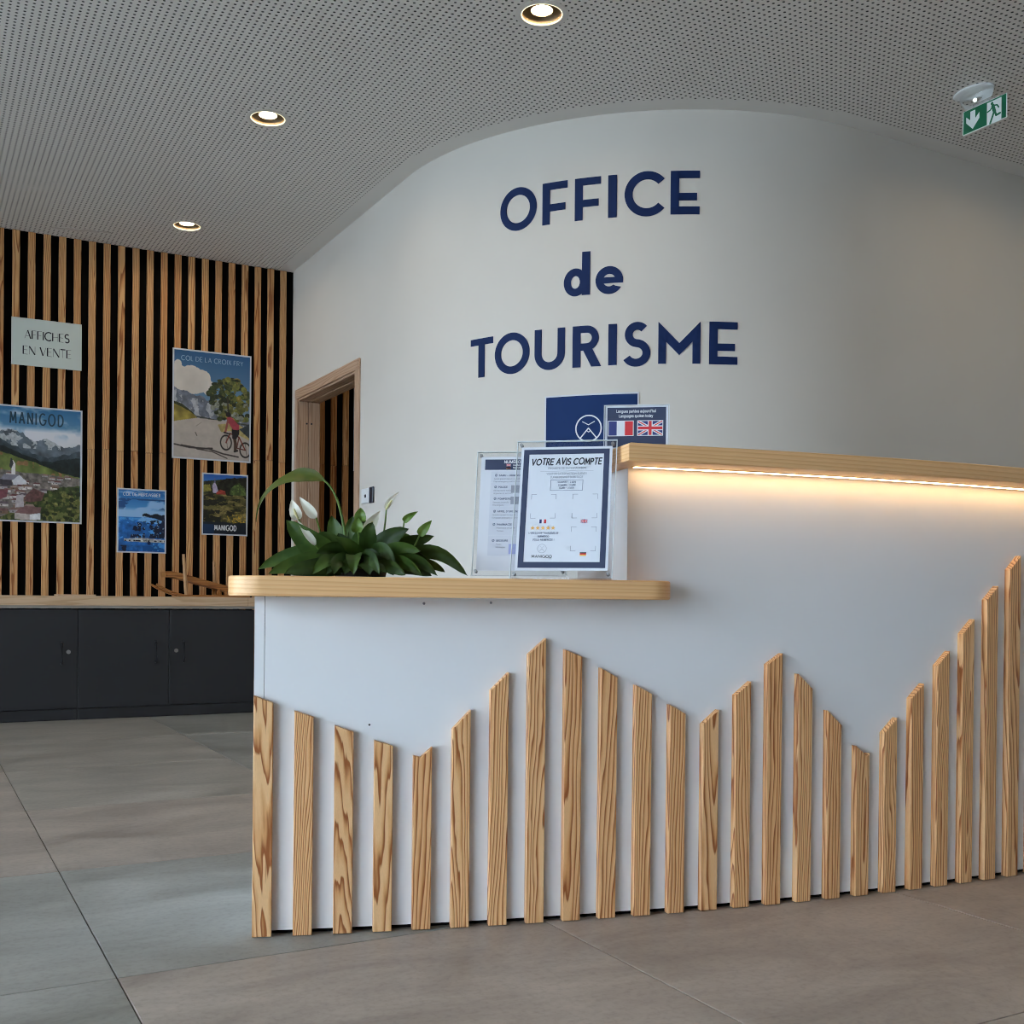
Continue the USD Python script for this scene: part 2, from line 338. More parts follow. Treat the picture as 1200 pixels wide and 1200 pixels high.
tag(obj('roof', bx(X0 - 0.2, X1 + 0.2, Y0 - 0.2, Y1 + 0.3, H + 0.25, H + 0.35), M['room_paint']), 'added slab above the ceiling that keeps sky light out', kind='structure')  # unseen slab, added to stop sky light leaking through the ceiling
pp = []
for (a, b, r) in ((0.885, 7.26, 0.05), (0.98, 7.235, 0.04), (0.80, 7.285, 0.03), (1.06, 7.21, 0.03)):
    q = Point(a, b).buffer(r, 8); q = affinity.scale(q, 1.3, 0.45)
    pp.append(q)
patch = extr(unary_union(pp), 0.003); patch.apply_translation([0, 0, H - 0.003])
obj_patch = obj('trim_2', patch, M['plaster_patch']); tag(obj_patch, 'pale plaster repair patch on ceiling by the slatted wall', kind='structure')

# slatted wall
wl = thing('wall_left', 'black wall clad with vertical pine slats', None, kind='structure')
obj('backing', bx(X0, 4.7, WV + 0.0215, WV + 0.12, 0, H), M['dark_felt'], wl)
SP, SW = 0.0885, 0.0411
for k in range(-7, 62):
    a0 = 2.3328 - 0.0923 - k * SP
    if -0.05 < 2.3275 - a0 - SW < 0.0: continue
    if a0 < -3.2 or a0 > 3.0: continue
    if a0 + SW > U0: a0 += 0.0175
    if U0 - 0.005 < a0 + SW and a0 < U0 + 0.149: continue
    jz = 1.668 + (0.004 if k % 2 else -0.003)
    for z0, z1 in ((0.03, jz - 0.0012), (jz + 0.0012, H - 0.004)):
        d = 0.0195 + rng.uniform(-0.0008, 0.0008)
        m, loc = prism([(a0, z0), (a0 + SW, z0), (a0 + SW, z1), (a0, z1)], d, 0.0015, lambda a, z, b: (a, WV + 0.0213 - b, z))
        loc = loc - [a0 + SW / 2, 0, 0]
        obj('slat', m, M['wall_slat_wood'], wl, grain=grain_for(loc, rng.choice([0.0062, 0.0085, 0.011]), 1, 0.02))

# other walls and an unseen glazed facade placed to light the room
tag(obj('wall_right', bx(X1, X1 + 0.15, Y0, V1 + 0.2, 0, H + 0.25), M['room_paint']), 'plain right wall', kind='structure')
tag(obj('wall_front', bx(X0, X1, Y0 - 0.15, Y0, 0, H + 0.25), M['room_paint']), 'plain wall behind the camera', kind='structure')
tag(obj('wall_corridor', cat([bx(4.55, 4.7, 5.2, Y1, 0, H), bx(2.476, 4.7, 5.2, 5.3, 0, H)]), M['room_paint']), 'walls of the corridor behind the door opening', kind='structure')
fac = []
GY0, GY = -3.2, 6.2
yy = np.arange(GY0, GY - 0.2, 1.88)
fac += [bx(X0 - 0.12, X0, Y0, Y1, 0, 0.10), bx(X0 - 0.12, X0, GY0, GY, 2.80, H + 0.25), bx(X0 - 0.12, X0, GY, Y1, 0.1, H + 0.25), bx(X0 - 0.12, X0, Y0, GY0, 0.1, H + 0.25)]
obj_fac = obj('wall_side', cat(fac), M['room_paint']); tag(obj_fac, 'sill and header of the unseen glazed side wall, shaping the daylight', kind='structure')
for n, y in enumerate(yy):
    y1 = y + 1.88
    w = thing(f'window_{n + 1}', 'unseen tall glazed bay of the side wall, placed to light the room', None, kind='structure')
    obj('frame', cat([bx(X0 - 0.09, X0 - 0.03, y, y + 0.05, 0.1, 2.8), bx(X0 - 0.09, X0 - 0.03, y1 - 0.05, y1, 0.1, 2.8), bx(X0 - 0.09, X0 - 0.03, y + 0.05, y1 - 0.05, 0.1, 0.15), bx(X0 - 0.09, X0 - 0.03, y + 0.05, y1 - 0.05, 2.75, 2.8)]), M['alu'], w)
    obj('pane', bx(X0 - 0.064, X0 - 0.056, y + 0.05, y1 - 0.05, 0.15, 2.75), M['glass'], w)
tag(obj('ground', bx(-60, 60, -60, 60, -0.3, -0.1), M['ground']), 'unseen ground outside, kept pale to bounce daylight in', kind='structure')  # out of view; pale so it bounces daylight onto ceiling and desk

# door opening in the white wall
dr = thing('door_1', 'pine-framed door opening in the white wall', None, kind='structure')
def plank(name, x0, x1, y0, y1, z0, z1, mat, parent, along=2, sp=0.012, c=0.002, label=None):
    m = cbox(x0, x1, y0, y1, z0, z1, c)
    loc = m.vertices - m.vertices.mean(0)
    return obj(name, m, M[mat], parent, grain=grain_for(loc, sp, along, 0.02), label=label)
plank('head_trim', U0 - 0.015, U0 - 0.0005, D0, D1, 2.083, DT, 'frame_wood', dr, 1)
plank('side_trim', U0 - 0.015, U0 - 0.0005, D0, D0 + 0.062, 0.0, 2.0825, 'frame_wood', dr, 2)
plank('side_trim', U0 - 0.015, U0 - 0.0005, D1 - 0.045, D1, 0.0, 2.0825, 'frame_wood', dr, 2)
for (ja, jb, nm) in ((U0 - 0.0005, U0 + 0.068, 'jamb'), (U0 + 0.071, U0 + 0.149, 'jamb')):
    e = 0.0 if ja < U0 + 0.05 else 0.004
    plank(nm, ja, jb, D1 - 0.045 - e, D1 - 0.021, 0.0, 2.07, 'frame_wood', dr, 2)
    plank(nm, ja, jb, D0 + 0.021, D0 + 0.05 + e, 0.0, 2.07, 'frame_wood', dr, 2)
    plank('head_lining', ja, jb, D0 + 0.021, D1 - 0.021, 2.07 - e, 2.12, 'frame_wood', dr, 1)
for z in (1.92, 0.9):
    for ua in (U0 + 0.056, U0 + 0.088):
        s = trimesh.creation.cylinder(0.006, 0.004, sections=10); s.apply_transform(trimesh.transformations.rotation_matrix(math.pi / 2, [1, 0, 0])); s.apply_translation([ua, D1 - 0.047 - (0.004 if ua > U0 + 0.07 else 0), z])
        obj('screw_cap', s, M['ink'], dr)

# switch plate on the white wall
sw = thing('wall_thermostat', 'small white wall thermostat with dark side module right of the door frame', 'thermostat')
obj('cover', cbox(U0 - 0.012, U0 + 0.0005, 5.945, 6.065, 1.285, 1.372, 0.004), M['plastic_white'], sw)
obj('button', cbox(U0 - 0.014, U0 - 0.0115, 5.985, 6.01, 1.318, 1.336, 0.002), M['plastic_dark'], sw)
obj('side_module', cbox(U0 - 0.012, U0 + 0.0005, 5.885, 5.943, 1.282, 1.374, 0.003), M['plastic_dark'], sw, label='dark module')

# ---------------------------------------------------------------- glyphs for lettering (stroke letters in a unit-height box)
def arcpts(cx, cy, rx, ry, a0, a1, n=28):
    t = np.radians(np.linspace(a0, a1, n)); return np.c_[cx + rx * np.cos(t), cy + ry * np.sin(t)]
GL = {  # letter: (advance width, [strokes])
    'A': (0.74, [[(0, 0), (0.37, 1)], [(0.37, 1), (0.74, 0)], [(0.14, 0.34), (0.60, 0.34)]]),
    'C': (0.78, [arcpts(0.48, 0.5, 0.48, 0.5, 50, 310)]),
    'D': (0.72, [[(0, 0), (0, 1)], np.vstack([[(0, 1), (0.24, 1)], arcpts(0.24, 0.5, 0.48, 0.5, 90, -90), [(0, 0)]])]),
    'E': (0.52, [[(0, 0), (0, 1)], [(0, 1), (0.52, 1)], [(0, 0.52), (0.46, 0.52)], [(0, 0), (0.52, 0)]]),
    'F': (0.50, [[(0, 0), (0, 1)], [(0, 1), (0.50, 1)], [(0, 0.52), (0.44, 0.52)]]),
    'G': (0.84, [np.vstack([arcpts(0.48, 0.5, 0.48, 0.5, 50, 345), [(0.94, 0.44), (0.55, 0.44)]])]),
    'H': (0.66, [[(0, 0), (0, 1)], [(0.66, 0), (0.66, 1)], [(0, 0.5), (0.66, 0.5)]]),
    'I': (0.04, [[(0.02, 0), (0.02, 1)]]),
    'L': (0.46, [[(0, 1), (0, 0)], [(0, 0), (0.46, 0)]]),
    'M': (0.86, [[(0, 0), (0.08, 1)], [(0.08, 1), (0.43, 0.2)], [(0.43, 0.2), (0.78, 1)], [(0.78, 1), (0.86, 0)]]),
    'N': (0.68, [[(0, 0), (0, 1)], [(0, 1), (0.68, 0)], [(0.68, 0), (0.68, 1)]]),
    'O': (0.96, [arcpts(0.48, 0.5, 0.48, 0.5, 0, 360, 48)]),
    'P': (0.52, [[(0, 0), (0, 1)], np.vstack([[(0, 1), (0.26, 1)], arcpts(0.26, 0.74, 0.26, 0.26, 90, -90, 14), [(0, 0.48)]])]),
    'R': (0.56, [[(0, 0), (0, 1)], np.vstack([[(0, 1), (0.26, 1)], arcpts(0.26, 0.74, 0.26, 0.26, 90, -90, 14), [(0, 0.48)]]), [(0.22, 0.48), (0.56, 0)]]),
    'S': (0.52, [np.vstack([arcpts(0.26, 0.745, 0.24, 0.255, 35, 255, 20), arcpts(0.26, 0.255, 0.26, 0.255, 80, -145, 20)])]),
    'T': (0.58, [[(0, 1), (0.58, 1)], [(0.29, 1), (0.29, 0)]]),
    'U': (0.66, [np.vstack([[(0, 1), (0, 0.33)], arcpts(0.33, 0.33, 0.33, 0.33, 180, 360, 20), [(0.66, 1)]])]),
    'V': (0.70, [[(0, 1), (0.35, 0)], [(0.35, 0), (0.70, 1)]]),
    'X': (0.64, [[(0, 0), (0.64, 1)], [(0, 1), (0.64, 0)]]),
    'Y': (0.64, [[(0, 1), (0.32, 0.45)], [(0.64, 1), (0.32, 0.45)], [(0.32, 0.45), (0.32, 0)]]),
}
def stroke_text(text, h, w, gap=0.22, xs=1.0, thin=None, cap=1, slant=0.0, jitter=0.0):
    """Polygon of a line of capitals; w: stroke width; thin: width of the lighter strokes; returns polygon with its left at 0, base at 0."""
    x, out = 0.0, []
    for k, ch in enumerate(text):
        if ch == ' ': x += 0.42 * xs; continue
        adv, strokes = GL[ch]
        heavy = {'A': 1, 'V': 0, 'N': 1, 'M': 1, 'X': 1, 'Y': 0}.get(ch, 0)
        dy = rng.uniform(-jitter, jitter); sc = 1 + rng.uniform(-jitter, jitter)
        for i, s in enumerate(strokes):
            p = np.asarray(s, float) * [xs, sc] + [x, dy]
            ww = w if (thin is None or i == heavy) else thin
            out.append(LineString(p * h).buffer(ww / 2, cap_style={1: 'round', 2: 'flat', 3: 'square'}[cap], join_style='round' if cap == 1 else 'mitre'))
        x += adv * xs + gap
    g = unary_union(out)
    if slant: g = affinity.affine_transform(g, [1, slant, 0, 1, 0, 0])
    return affinity.translate(g, -g.bounds[0], 0)
def fit_text(g, x0, x1):
    b = g.bounds; s = (x1 - x0) / (b[2] - b[0])
    return affinity.translate(affinity.scale(g, s, 1, origin=(0, 0)), x0 - b[0] * s, 0)
def small_text(text, h, bold=False, d=0.0003):
    return meshkit.text_mesh(text, h, d, bold)
def centred(m, x, y, width=None):
    b = m.bounds
    if width: m.apply_scale([width / (b[1][0] - b[0][0]), 1, 1]); b = m.bounds
    m.apply_translation([x - (b[0][0] + b[1][0]) / 2, y, 0]); return m

# ---------------------------------------------------------------- wall lettering on the rounded wall
def rect(x0, x1, z0, z1): return sbox(x0, z0, x1, z1)
def ring(x0, x1, z0, z1, w):
    c = Point((x0 + x1) / 2, (z0 + z1) / 2).buffer(1, 40)
    return affinity.scale(c, (x1 - x0) / 2, (z1 - z0) / 2).difference(affinity.scale(c, (x1 - x0) / 2 - w, (z1 - z0) / 2 - w))
LWD = 0.0385
def g_E(x0, x1, z0, z1): 
    h = z1 - z0
    return unary_union([rect(x0, x0 + LWD, z0, z1), rect(x0, x1, z1 - 0.0335, z1), rect(x0, x1, z0, z0 + 0.0355), rect(x0, x1 - 0.012, z0 + h * 0.32, z0 + h * 0.49)])
def g_F(x0, x1, z0, z1):
    h = z1 - z0
    return unary_union([rect(x0, x0 + LWD, z0, z1), rect(x0, x1, z1 - 0.034, z1), rect(x0, x1 - 0.010, z0 + h * 0.31, z0 + h * 0.48)])
def g_I(x0, x1, z0, z1): return rect(x0, x1, z0, z1)
def g_O(x0, x1, z0, z1): return ring(x0, x1, z0, z1, 0.036)
def g_C(x0, x1, z0, z1):
    r = ring(x0, x0 + (z1 - z0) * 1.0, z0, z1, 0.037); cx, cz = x0 + (z1 - z0) / 2, (z0 + z1) / 2
    return r.difference(Polygon([(cx, cz), (cx + 0.3, cz + 0.255), (cx + 0.3, cz - 0.255)]))
def g_T(x0, x1, z0, z1):
    c = (x0 + x1) / 2; return unary_union([rect(x0, x1, z1 - 0.032, z1), rect(c - 0.0195, c + 0.0195, z0, z1)])
def g_U(x0, x1, z0, z1):
    r = (x1 - x0) / 2; base = ring(x0, x1, z0, z0 + 2 * r, 0.0365).intersection(rect(x0, x1, z0, z0 + r))
    return unary_union([base, rect(x0, x0 + 0.0365, z0 + r, z1), rect(x1 - 0.0365, x1, z0 + r, z1)])
def g_R(x0, x1, z0, z1):
    m = z0 + (z1 - z0) * 0.40; zr = (z1 - m) / 2
    bowl = affinity.translate(Point(0, 0).buffer(zr, 32), x1 - zr - 0.008, m + zr).union(rect(x0, x1 - zr - 0.008, m, z1))
    hole = affinity.translate(Point(0, 0).buffer(zr - 0.033, 32), x1 - zr - 0.008, m + zr).union(rect(x0 + LWD, x1 - zr - 0.008, m + 0.033, z1 - 0.033))
    leg = Polygon([(x0 + 0.045, m + 0.012), (x0 + 0.092, m + 0.012), (x1 + 0.004, z0), (x1 - 0.043, z0)])
    return unary_union([rect(x0, x0 + LWD, z0, z1), bowl.difference(hole), leg])
def g_S(x0, x1, z0, z1):
    h = z1 - z0; w = 0.036; hw = (x1 - x0 - w) / 2; cx = (x0 + x1) / 2
    r1 = (h - w) * 0.235; r2 = (h - w) * 0.265
    p = np.vstack([arcpts(cx + 0.002, z1 - w / 2 - r1, hw * 0.82, r1, 40, 268, 26), arcpts(cx - 0.004, z0 + w / 2 + r2, hw, r2, 88, -152, 26)])
    return LineString(p).buffer(w / 2, cap_style='flat')
def g_M(x0, x1, z0, z1):
    c = (x0 + x1) / 2; b = z0 + (z1 - z0) * 0.20; w = 0.036; k = (z1 - b - 0.055) / (x1 - c); zz = b + k * (x1 - w - c)
    return Polygon([(x0, z0), (x0, z1), (c, b + 0.055), (x1, z1), (x1, z0), (x1 - w, z0), (x1 - w, zz), (c, b), (x0 + w, zz), (x0 + w, z0)])
def g_d(x0, x1, z0, z1):
    xh = z0 + 0.128; return unary_union([ring(x0, x0 + 0.113, z0 - 0.001, xh, 0.035), rect(x1 - 0.039, x1, z0 + 0.002, z1)])
def g_e(x0, x1, z0, z1):
    r = ring(x0, x1, z0, z1, 0.035); cz = (z0 + z1) / 2; cx = (x0 + x1) / 2
    cut = Polygon([(cx + 0.004, cz - 0.012), (x1 + 0.05, cz - 0.012), (x1 + 0.05, cz - 0.045), (cx + 0.03, cz - 0.028)])
    return unary_union([r.difference(cut), rect(x0 + 0.02, x1 - 0.001, cz - 0.014, cz + 0.013)])
WORDS = [
    ('OFFICE', 'large navy capitals spelling OFFICE, top line of the white wall', [('O', g_O, .756, .957, 2.500, 2.705), ('F', g_F, .987, 1.113, 2.504, 2.699), ('F', g_F, 1.149, 1.273, 2.504, 2.699), ('I', g_I, 1.307, 1.348, 2.504, 2.699), ('C', g_C, 1.383, 1.562, 2.500, 2.706), ('E', g_E, 1.592, 1.724, 2.505, 2.703)]),
    ('de', 'navy lowercase letters spelling de, middle line of the white wall', [('d', g_d, 1.099, 1.226, 2.155, 2.357), ('e', g_e, 1.252, 1.380, 2.153, 2.281)]),
    ('TOURISME', 'large navy capitals spelling TOURISME, lowest line of the white wall', [('T', g_T, .578, .719, 1.823, 2.013), ('O', g_O, .731, .926, 1.820, 2.017), ('U', g_U, .953, 1.107, 1.821, 2.014), ('R', g_R, 1.145, 1.278, 1.823, 2.014), ('I', g_I, 1.315, 1.354, 1.825, 2.014), ('S', g_S, 1.380, 1.512, 1.814, 2.019), ('M', g_M, 1.543, 1.734, 1.825, 2.017), ('E', g_E, 1.774, 1.905, 1.823, 2.017)])]
def on_wall(mesh, off=0.0008):
    m = mesh.copy(); v, f = trimesh.remesh.subdivide_to_size(m.vertices, m.faces, 0.03)
    P = np.array([np.r_[wall_pt(a, off + b), z] for a, z, b in v])
    mm = trimesh.Trimesh(P, f, process=False)
    return mm
for word, lab, letters in WORDS:
    t = thing('wall_lettering', lab, 'lettering')
    for ch, fn, x0, x1, z0, z1 in letters:
        obj('letter', on_wall(extr(fn(x0, x1, z0, z1).buffer(0.0004).buffer(-0.0004), 0.003)), M['navy_vinyl'], t)
# navy sign with a white circle emblem, on the wall below the lettering
sg = thing('wall_sign', 'navy wall sign with white border and round mountain emblem below the lettering', 'sign')
obj('board', on_wall(extr(rect(1.0100, 1.4590, 1.385, 1.697), 0.004)), M['paper'], sg)
obj('printed_face', on_wall(extr(rect(1.0175, 1.4515, 1.393, 1.690), 0.0008), 0.0052), M['navy'], sg, label='navy printed face')
def emblem(cx, cy, r, w):
    c = Point(cx, cy).buffer(r, 40).difference(Point(cx, cy).buffer(r - w, 40))
    pk = LineString([(cx - r * 0.64, cy - r * 0.74), (cx, cy + r * 0.02), (cx + r * 0.64, cy - r * 0.74)]).buffer(w * 0.45)
    sn_ = LineString([(cx - r * 0.13, cy - r * 0.15), (cx + r * 0.02, cy - r * 0.28), (cx + r * 0.16, cy - r * 0.14)]).buffer(w * 0.28)
    rf = LineString([(cx - r * 0.45, cy + r * 0.50), (cx, cy + r * 0.26), (cx + r * 0.45, cy + r * 0.50)]).buffer(w * 0.3)
    return unary_union([c, pk, sn_, rf])
obj('emblem', on_wall(extr(emblem(1.226, 1.537, 0.063, 0.0062), 0.0006), 0.0062), M['white_ink'], sg, label='white round emblem')

# ---------------------------------------------------------------- reception desk
AX, AY, A0, K0, DK = 0.4817, 2.6602, 0.3056, 0.1508, 0.0175
PITCH_S, W_S, T_S = 0.0877, 0.0417, 0.019
sg_ = np.linspace(-1.6, 2.6, 4201)
hd = A0 + K0 * sg_ + DK * sg_ ** 2
ds = sg_[1] - sg_[0]
i0 = int(np.argmin(abs(sg_)))
cxs = np.cumsum((np.cos(hd[1:]) + np.cos(hd[:-1])) / 2 * ds); cxs = np.r_[0, cxs]; cxs += AX - cxs[i0]
cys = np.cumsum((np.sin(hd[1:]) + np.sin(hd[:-1])) / 2 * ds); cys = np.r_[0, cys]; cys += AY - cys[i0]
def desk_cam(s, b=0.0):
    """b: distance in front of (towards the visitor) the slat faces"""
    x, y, h = np.interp(s, sg_, cxs), np.interp(s, sg_, cys), np.interp(s, sg_, hd)
    return np.array([x + math.sin(h) * b, y - math.cos(h) * b])
def desk(s, b=0.0): return cam2w(*desk_cam(s, b))
def strip(s0, s1, b0, b1, z0, z1, n=60):
    """solid that follows the desk front between arc lengths, offsets and heights"""
    S = np.linspace(s0, s1, n)
    P = Polygon(np.vstack([[desk(s, b0) for s in S], [desk(s, b1) for s in S[::-1]]]))
    m = extr(P, z1 - z0); m.apply_translation([0, 0, z0]); return m
S_L, S_UP, S_END = -1.074, -0.214, 1.95
SEAM = -1.052
dk = thing('reception_desk', 'white curved reception desk with pine slats cut to a mountain outline', 'reception desk', loc=(0, 0, 0))
PB = -T_S
obj('end_panel', cat([strip(S_L, SEAM - 0.0006, PB, PB - 0.02, 0.010, 0.7475, 8), strip(S_L, S_L + 0.019, PB - 0.02, PB - 0.58, 0.010, 0.7475, 4)]), M['laminate'], dk, smooth=25)
S = np.linspace(SEAM + 0.0006, S_UP, 50)
fp = strip(SEAM + 0.0006, S_UP, PB, PB - 0.019, 0.010, 0.7475, 50)
fp2 = strip(S_UP, S_END, PB, PB - 0.019, 0.010, 1.0595, 100)
obj('front_panel', cat([fp, fp2]), M['laminate'], dk, smooth=25)
obj('raised_end', strip(S_UP, S_UP + 0.019, PB - 0.019, PB - 0.36, 0.748, 1.0595, 4), M['laminate'], dk)
obj('raised_back', strip(S_UP + 0.019, S_END, PB - 0.34, PB - 0.36, 0.0, 1.0595, 60), M['laminate'], dk, smooth=25)
obj('plinth', strip(S_L + 0.03, S_END, PB - 0.012, PB - 0.06, 0.0, 0.0095, 60), M['dark_felt'], dk)
TOPS = [(0.53, 0.514), (0.496, 0.482), (0.463, 0.448), (0.429, 0.415), (0.393, 0.411), (0.451, 0.494), (0.538, 0.579), (0.62, 0.657), (0.631, 0.614), (0.588, 0.565), (0.547, 0.525), (0.499, 0.476), (0.45, 0.484), (0.518, 0.551), (0.592, 0.619), (0.568, 0.53), (0.475, 0.437), (0.383, 0.36), (0.412, 0.45), (0.498, 0.536), (0.582, 0.62), (0.665, 0.704), (0.756, 0.794), (0.839, 0.878),
        (0.85, 0.82), (0.77, 0.735), (0.69, 0.65), (0.605, 0.565), (0.52, 0.55), (0.60, 0.63), (0.68, 0.64), (0.6, 0.56), (0.52, 0.48), (0.44, 0.40)]
for j, (zl, zr) in enumerate(TOPS):
    s0 = (j - 12) * PITCH_S
    if s0 > S_END - 0.05: break
    P0 = desk(s0); h = np.interp(s0, sg_, hd)
    tw = cam2w(math.cos(h), math.sin(h)); nw = cam2w(math.sin(h), -math.cos(h))
    hw = W_S / 2; top = [(hw, zr), (-hw, zl)]
    if j == 4: top = [(hw, zr), (-0.004, 0.389), (-hw, zl)]
    if j == 3: top = [(hw, zr), (0.010, 0.419), (-hw, zl)]
    if j == 17: top = [(hw, 0.362), (0.013, 0.355), (-hw, zl)]
    zb = 0.0015
    m, loc = prism([(-hw, zb), (hw, zb)] + top, T_S - 0.0002, 0.0011, lambda a, z, b: (P0[0] + tw[0] * a + nw[0] * (b - T_S + 0.0002), P0[1] + tw[1] * a + nw[1] * (b - T_S + 0.0002), z))
    obj('slat', m, M['slat_wood'], dk, grain=grain_for(loc, rng.choice([0.0055, 0.0068, 0.0085]), 1, 0.05))
for (ss_, z) in ((-0.70, 0.735), (-0.545, 0.738)):
    q = desk(ss_, PB + 0.0006)
    s = trimesh.creation.cylinder(0.0032, 0.0015, sections=10); s.apply_transform(trimesh.transformations.rotation_matrix(math.pi / 2, [1, 0, 0])); s.apply_translation([q[0], q[1], z])
    obj('screw', s, M['ink_grey'], dk)

def slab(plan, z0, z1, mat, name, label, cat_, r=0.004, sp=0.011):
    """counter top: plan polygon with softly rounded edges"""
    zs = [(z0, r), (z0 + r * 0.3, r * 0.3), (z0 + r, 0), (z1 - r, 0), (z1 - r * 0.3, r * 0.3), (z1, r)]
    ext = np.asarray(plan.exterior.coords)[:-1]
    if not plan.exterior.is_ccw: ext = ext[::-1]
    n = len(ext); e = np.roll(ext, -1, 0) - np.roll(ext, 1, 0); e /= np.linalg.norm(e, axis=1, keepdims=True); nn = np.c_[-e[:, 1], e[:, 0]]
    v = np.vstack([np.c_[ext + nn * c, np.full(n, z)] for z, c in zs]); f = []
    for k in range(len(zs) - 1):
        for i in range(n):
            j = (i + 1) % n; f += [[k * n + i, k * n + j, (k + 1) * n + j], [k * n + i, (k + 1) * n + j, (k + 1) * n + i]]
    tv, tf = trimesh.creation.triangulate_polygon(Polygon(ext), engine='earcut')
    idx = [int(np.argmin(((ext - p) ** 2).sum(1))) for p in tv]
    for t in tf:
        a, b, c = (idx[i] for i in t)
        if np.cross(ext[b] - ext[a], ext[c] - ext[a]) < 0: a, b, c = c, b, a
        f.append([(len(zs) - 1) * n + a, (len(zs) - 1) * n + b, (len(zs) - 1) * n + c]); f.append([c, b, a])
    m = trimesh.Trimesh(v, np.array(f), process=False)
    # grain runs along the desk: coordinates along the tangent at the counter's middle
    tdir = cam2w(math.cos(0.22), math.sin(0.22)); ndir = np.array([-tdir[1], tdir[0]])
    loc = np.c_[v[:, :2] @ ndir, v[:, :2] @ tdir, v[:, 2] - z0]; loc[:, 0] -= loc[:, 0].min()
    # ring coordinate must not sweep over the curve: use height and a slow depth term
    g = np.c_[(loc[:, 2] + 0.02 + loc[:, 1] * 0.012) / 0.0105, loc[:, 0] / 0.09, loc[:, 1] / 0.10 * 0.25]
    return tag(obj(name, m, mat, smooth=35, grain=None), label, cat_), m, g
def slab_obj(plan, z0, z1, matname, name, label, cat_):
    # faceted copy with per-vertex grain (usdkit splits vertices when smoothing by angle, so smooth here by hand)
    prim, m, g = slab(plan, z0, z1, M[matname], name, label, cat_)
    me = UsdGeom.Mesh(prim); P = np.array(me.GetPointsAttr().Get())
    from scipy.spatial import cKDTree
    idx = cKDTree(m.vertices).query(P)[1]
    UsdGeom.PrimvarsAPI(me).CreatePrimvar('grain', Sdf.ValueTypeNames.Vector3fArray, 'vertex').Set(Vt.Vec3fArray.FromNumpy(g[idx].astype(np.float32)))
    return prim
OV = 0.11
def plan_strip(s0, s1, b0, b1, n=70):
    S = np.linspace(s0, s1, n); return Polygon(np.vstack([[desk(s, b0) for s in S], [desk(s, b1) for s in S[::-1]]]))
main = plan_strip(-1.126, S_UP - 0.003, OV, -0.58)
main = main.buffer(-0.075).buffer(0.075, 16)
nose = plan_strip(-0.6, -0.136, OV, PB + 0.0008)
nose_r = plan_strip(-0.6, -0.136, OV, OV - 0.30).buffer(-0.07).buffer(0.07, 16)
lowplan = main.union(plan_strip(-0.6, S_UP - 0.003, OV, -0.5)).union(nose.intersection(nose_r)).buffer(0.0005).buffer(-0.0005)
if lowplan.geom_type != 'Polygon': lowplan = max(lowplan.geoms, key=lambda g: g.area)
lowplan = Polygon(lowplan.exterior).simplify(0.0003)
ZL0, ZL1 = 0.748, 0.7915
slab_obj(lowplan, ZL0, ZL1, 'counter_wood', 'lower_counter', 'long low light oak counter top carrying the peace lily', 'counter top')
upplan = plan_strip(-0.262, S_END + 0.02, OV, -0.40)
ZU0, ZU1 = 1.060, 1.1005
slab_obj(upplan.simplify(0.0003), ZU0, ZU1, 'counter_wood', 'upper_counter', 'raised oak counter top lit underneath at the right', 'counter top')
ledt = thing('led_strip', 'glowing warm light strip under the raised oak counter', 'light strip')
obj('channel', strip(S_UP + 0.0, S_END, 0.022, 0.000, 1.0585, 1.0598, 80), M['trim_metal'], ledt)
obj('diffuser', strip(S_UP + 0.004, S_END - 0.01, 0.019, 0.003, 1.0572, 1.0584, 80), M['led'], ledt, label='glowing diffuser')

# ---------------------------------------------------------------- storage cabinets and worktop along the slatted wall
CF = 6.98
def cabinet(u0, u1, label, doors):
    t = thing('storage_cabinet', label, 'cabinet', loc=None)
    obj('body', bx(u0 + 0.001, u1 - 0.001, CF + 0.021, WV - 0.012, 0.0, 0.655), M['cabinet'], t)
    obj('plinth', cbox(u0 + 0.0015, u1 - 0.0015, CF + 0.004, CF + 0.0205, 0.003, 0.066, 0.001), M['cabinet'], t)
    for (a, b, hx, lock) in doors:
        d = thing('door', None, None, parent=t)
        obj('panel', cbox(a + 0.0015, b - 0.0015, CF, CF + 0.0195, 0.071, 0.655, 0.0012), M['cabinet'], d)
        obj('handle', cat([tube([(hx, CF - 0.0, 0.335), (hx, CF - 0.022, 0.337), (hx, CF - 0.026, 0.350), (hx, CF - 0.026, 0.445), (hx, CF - 0.022, 0.458), (hx, CF, 0.460)], 0.0065, 8)]), M['cabinet_handle'], d)
        if lock is not None:
            c = trimesh.creation.cylinder(0.012, 0.012, sections=20); c.apply_transform(trimesh.transformations.rotation_matrix(math.pi / 2, [1, 0, 0])); c.apply_translation([lock, CF - 0.005, 0.405])
            obj('lock', c, M['steel'], d, label='round steel lock')
cabinet(-0.16, 0.895, 'black storage cabinet under the village poster, at the left edge', [(-0.16, 0.367, 0.28, None), (0.367, 0.895, 0.805, 0.842)])
cabinet(0.896, 1.951, 'black two-door storage cabinet between the other cabinet and the reception desk', [(0.896, 1.4225, 1.342, None), (1.4225, 1.951, 1.508, 1.463)])
wt = thing('cabinet_worktop', 'long thin pale wood worktop on top of the black storage cabinets', 'worktop')
plank('board', -0.20, 1.905, 6.965, WV - 0.001, 0.679, 0.7355, 'worktop_wood', wt, 0, 0.01)
plank('board', 1.906, 2.05, 6.965, WV - 0.001, 0.679, 0.7355, 'worktop_wood', wt, 0, 0.01, label='short end board')
obj('edge_strip', bx(-0.19, 2.02, 6.972, WV - 0.012, 0.6625, 0.6785), M['grey_strip'], wt, label='grey strip under the boards')
bd = cbox(0.80, 1.01, 7.10, 7.33, 0.7357, 0.7445, 0.001)
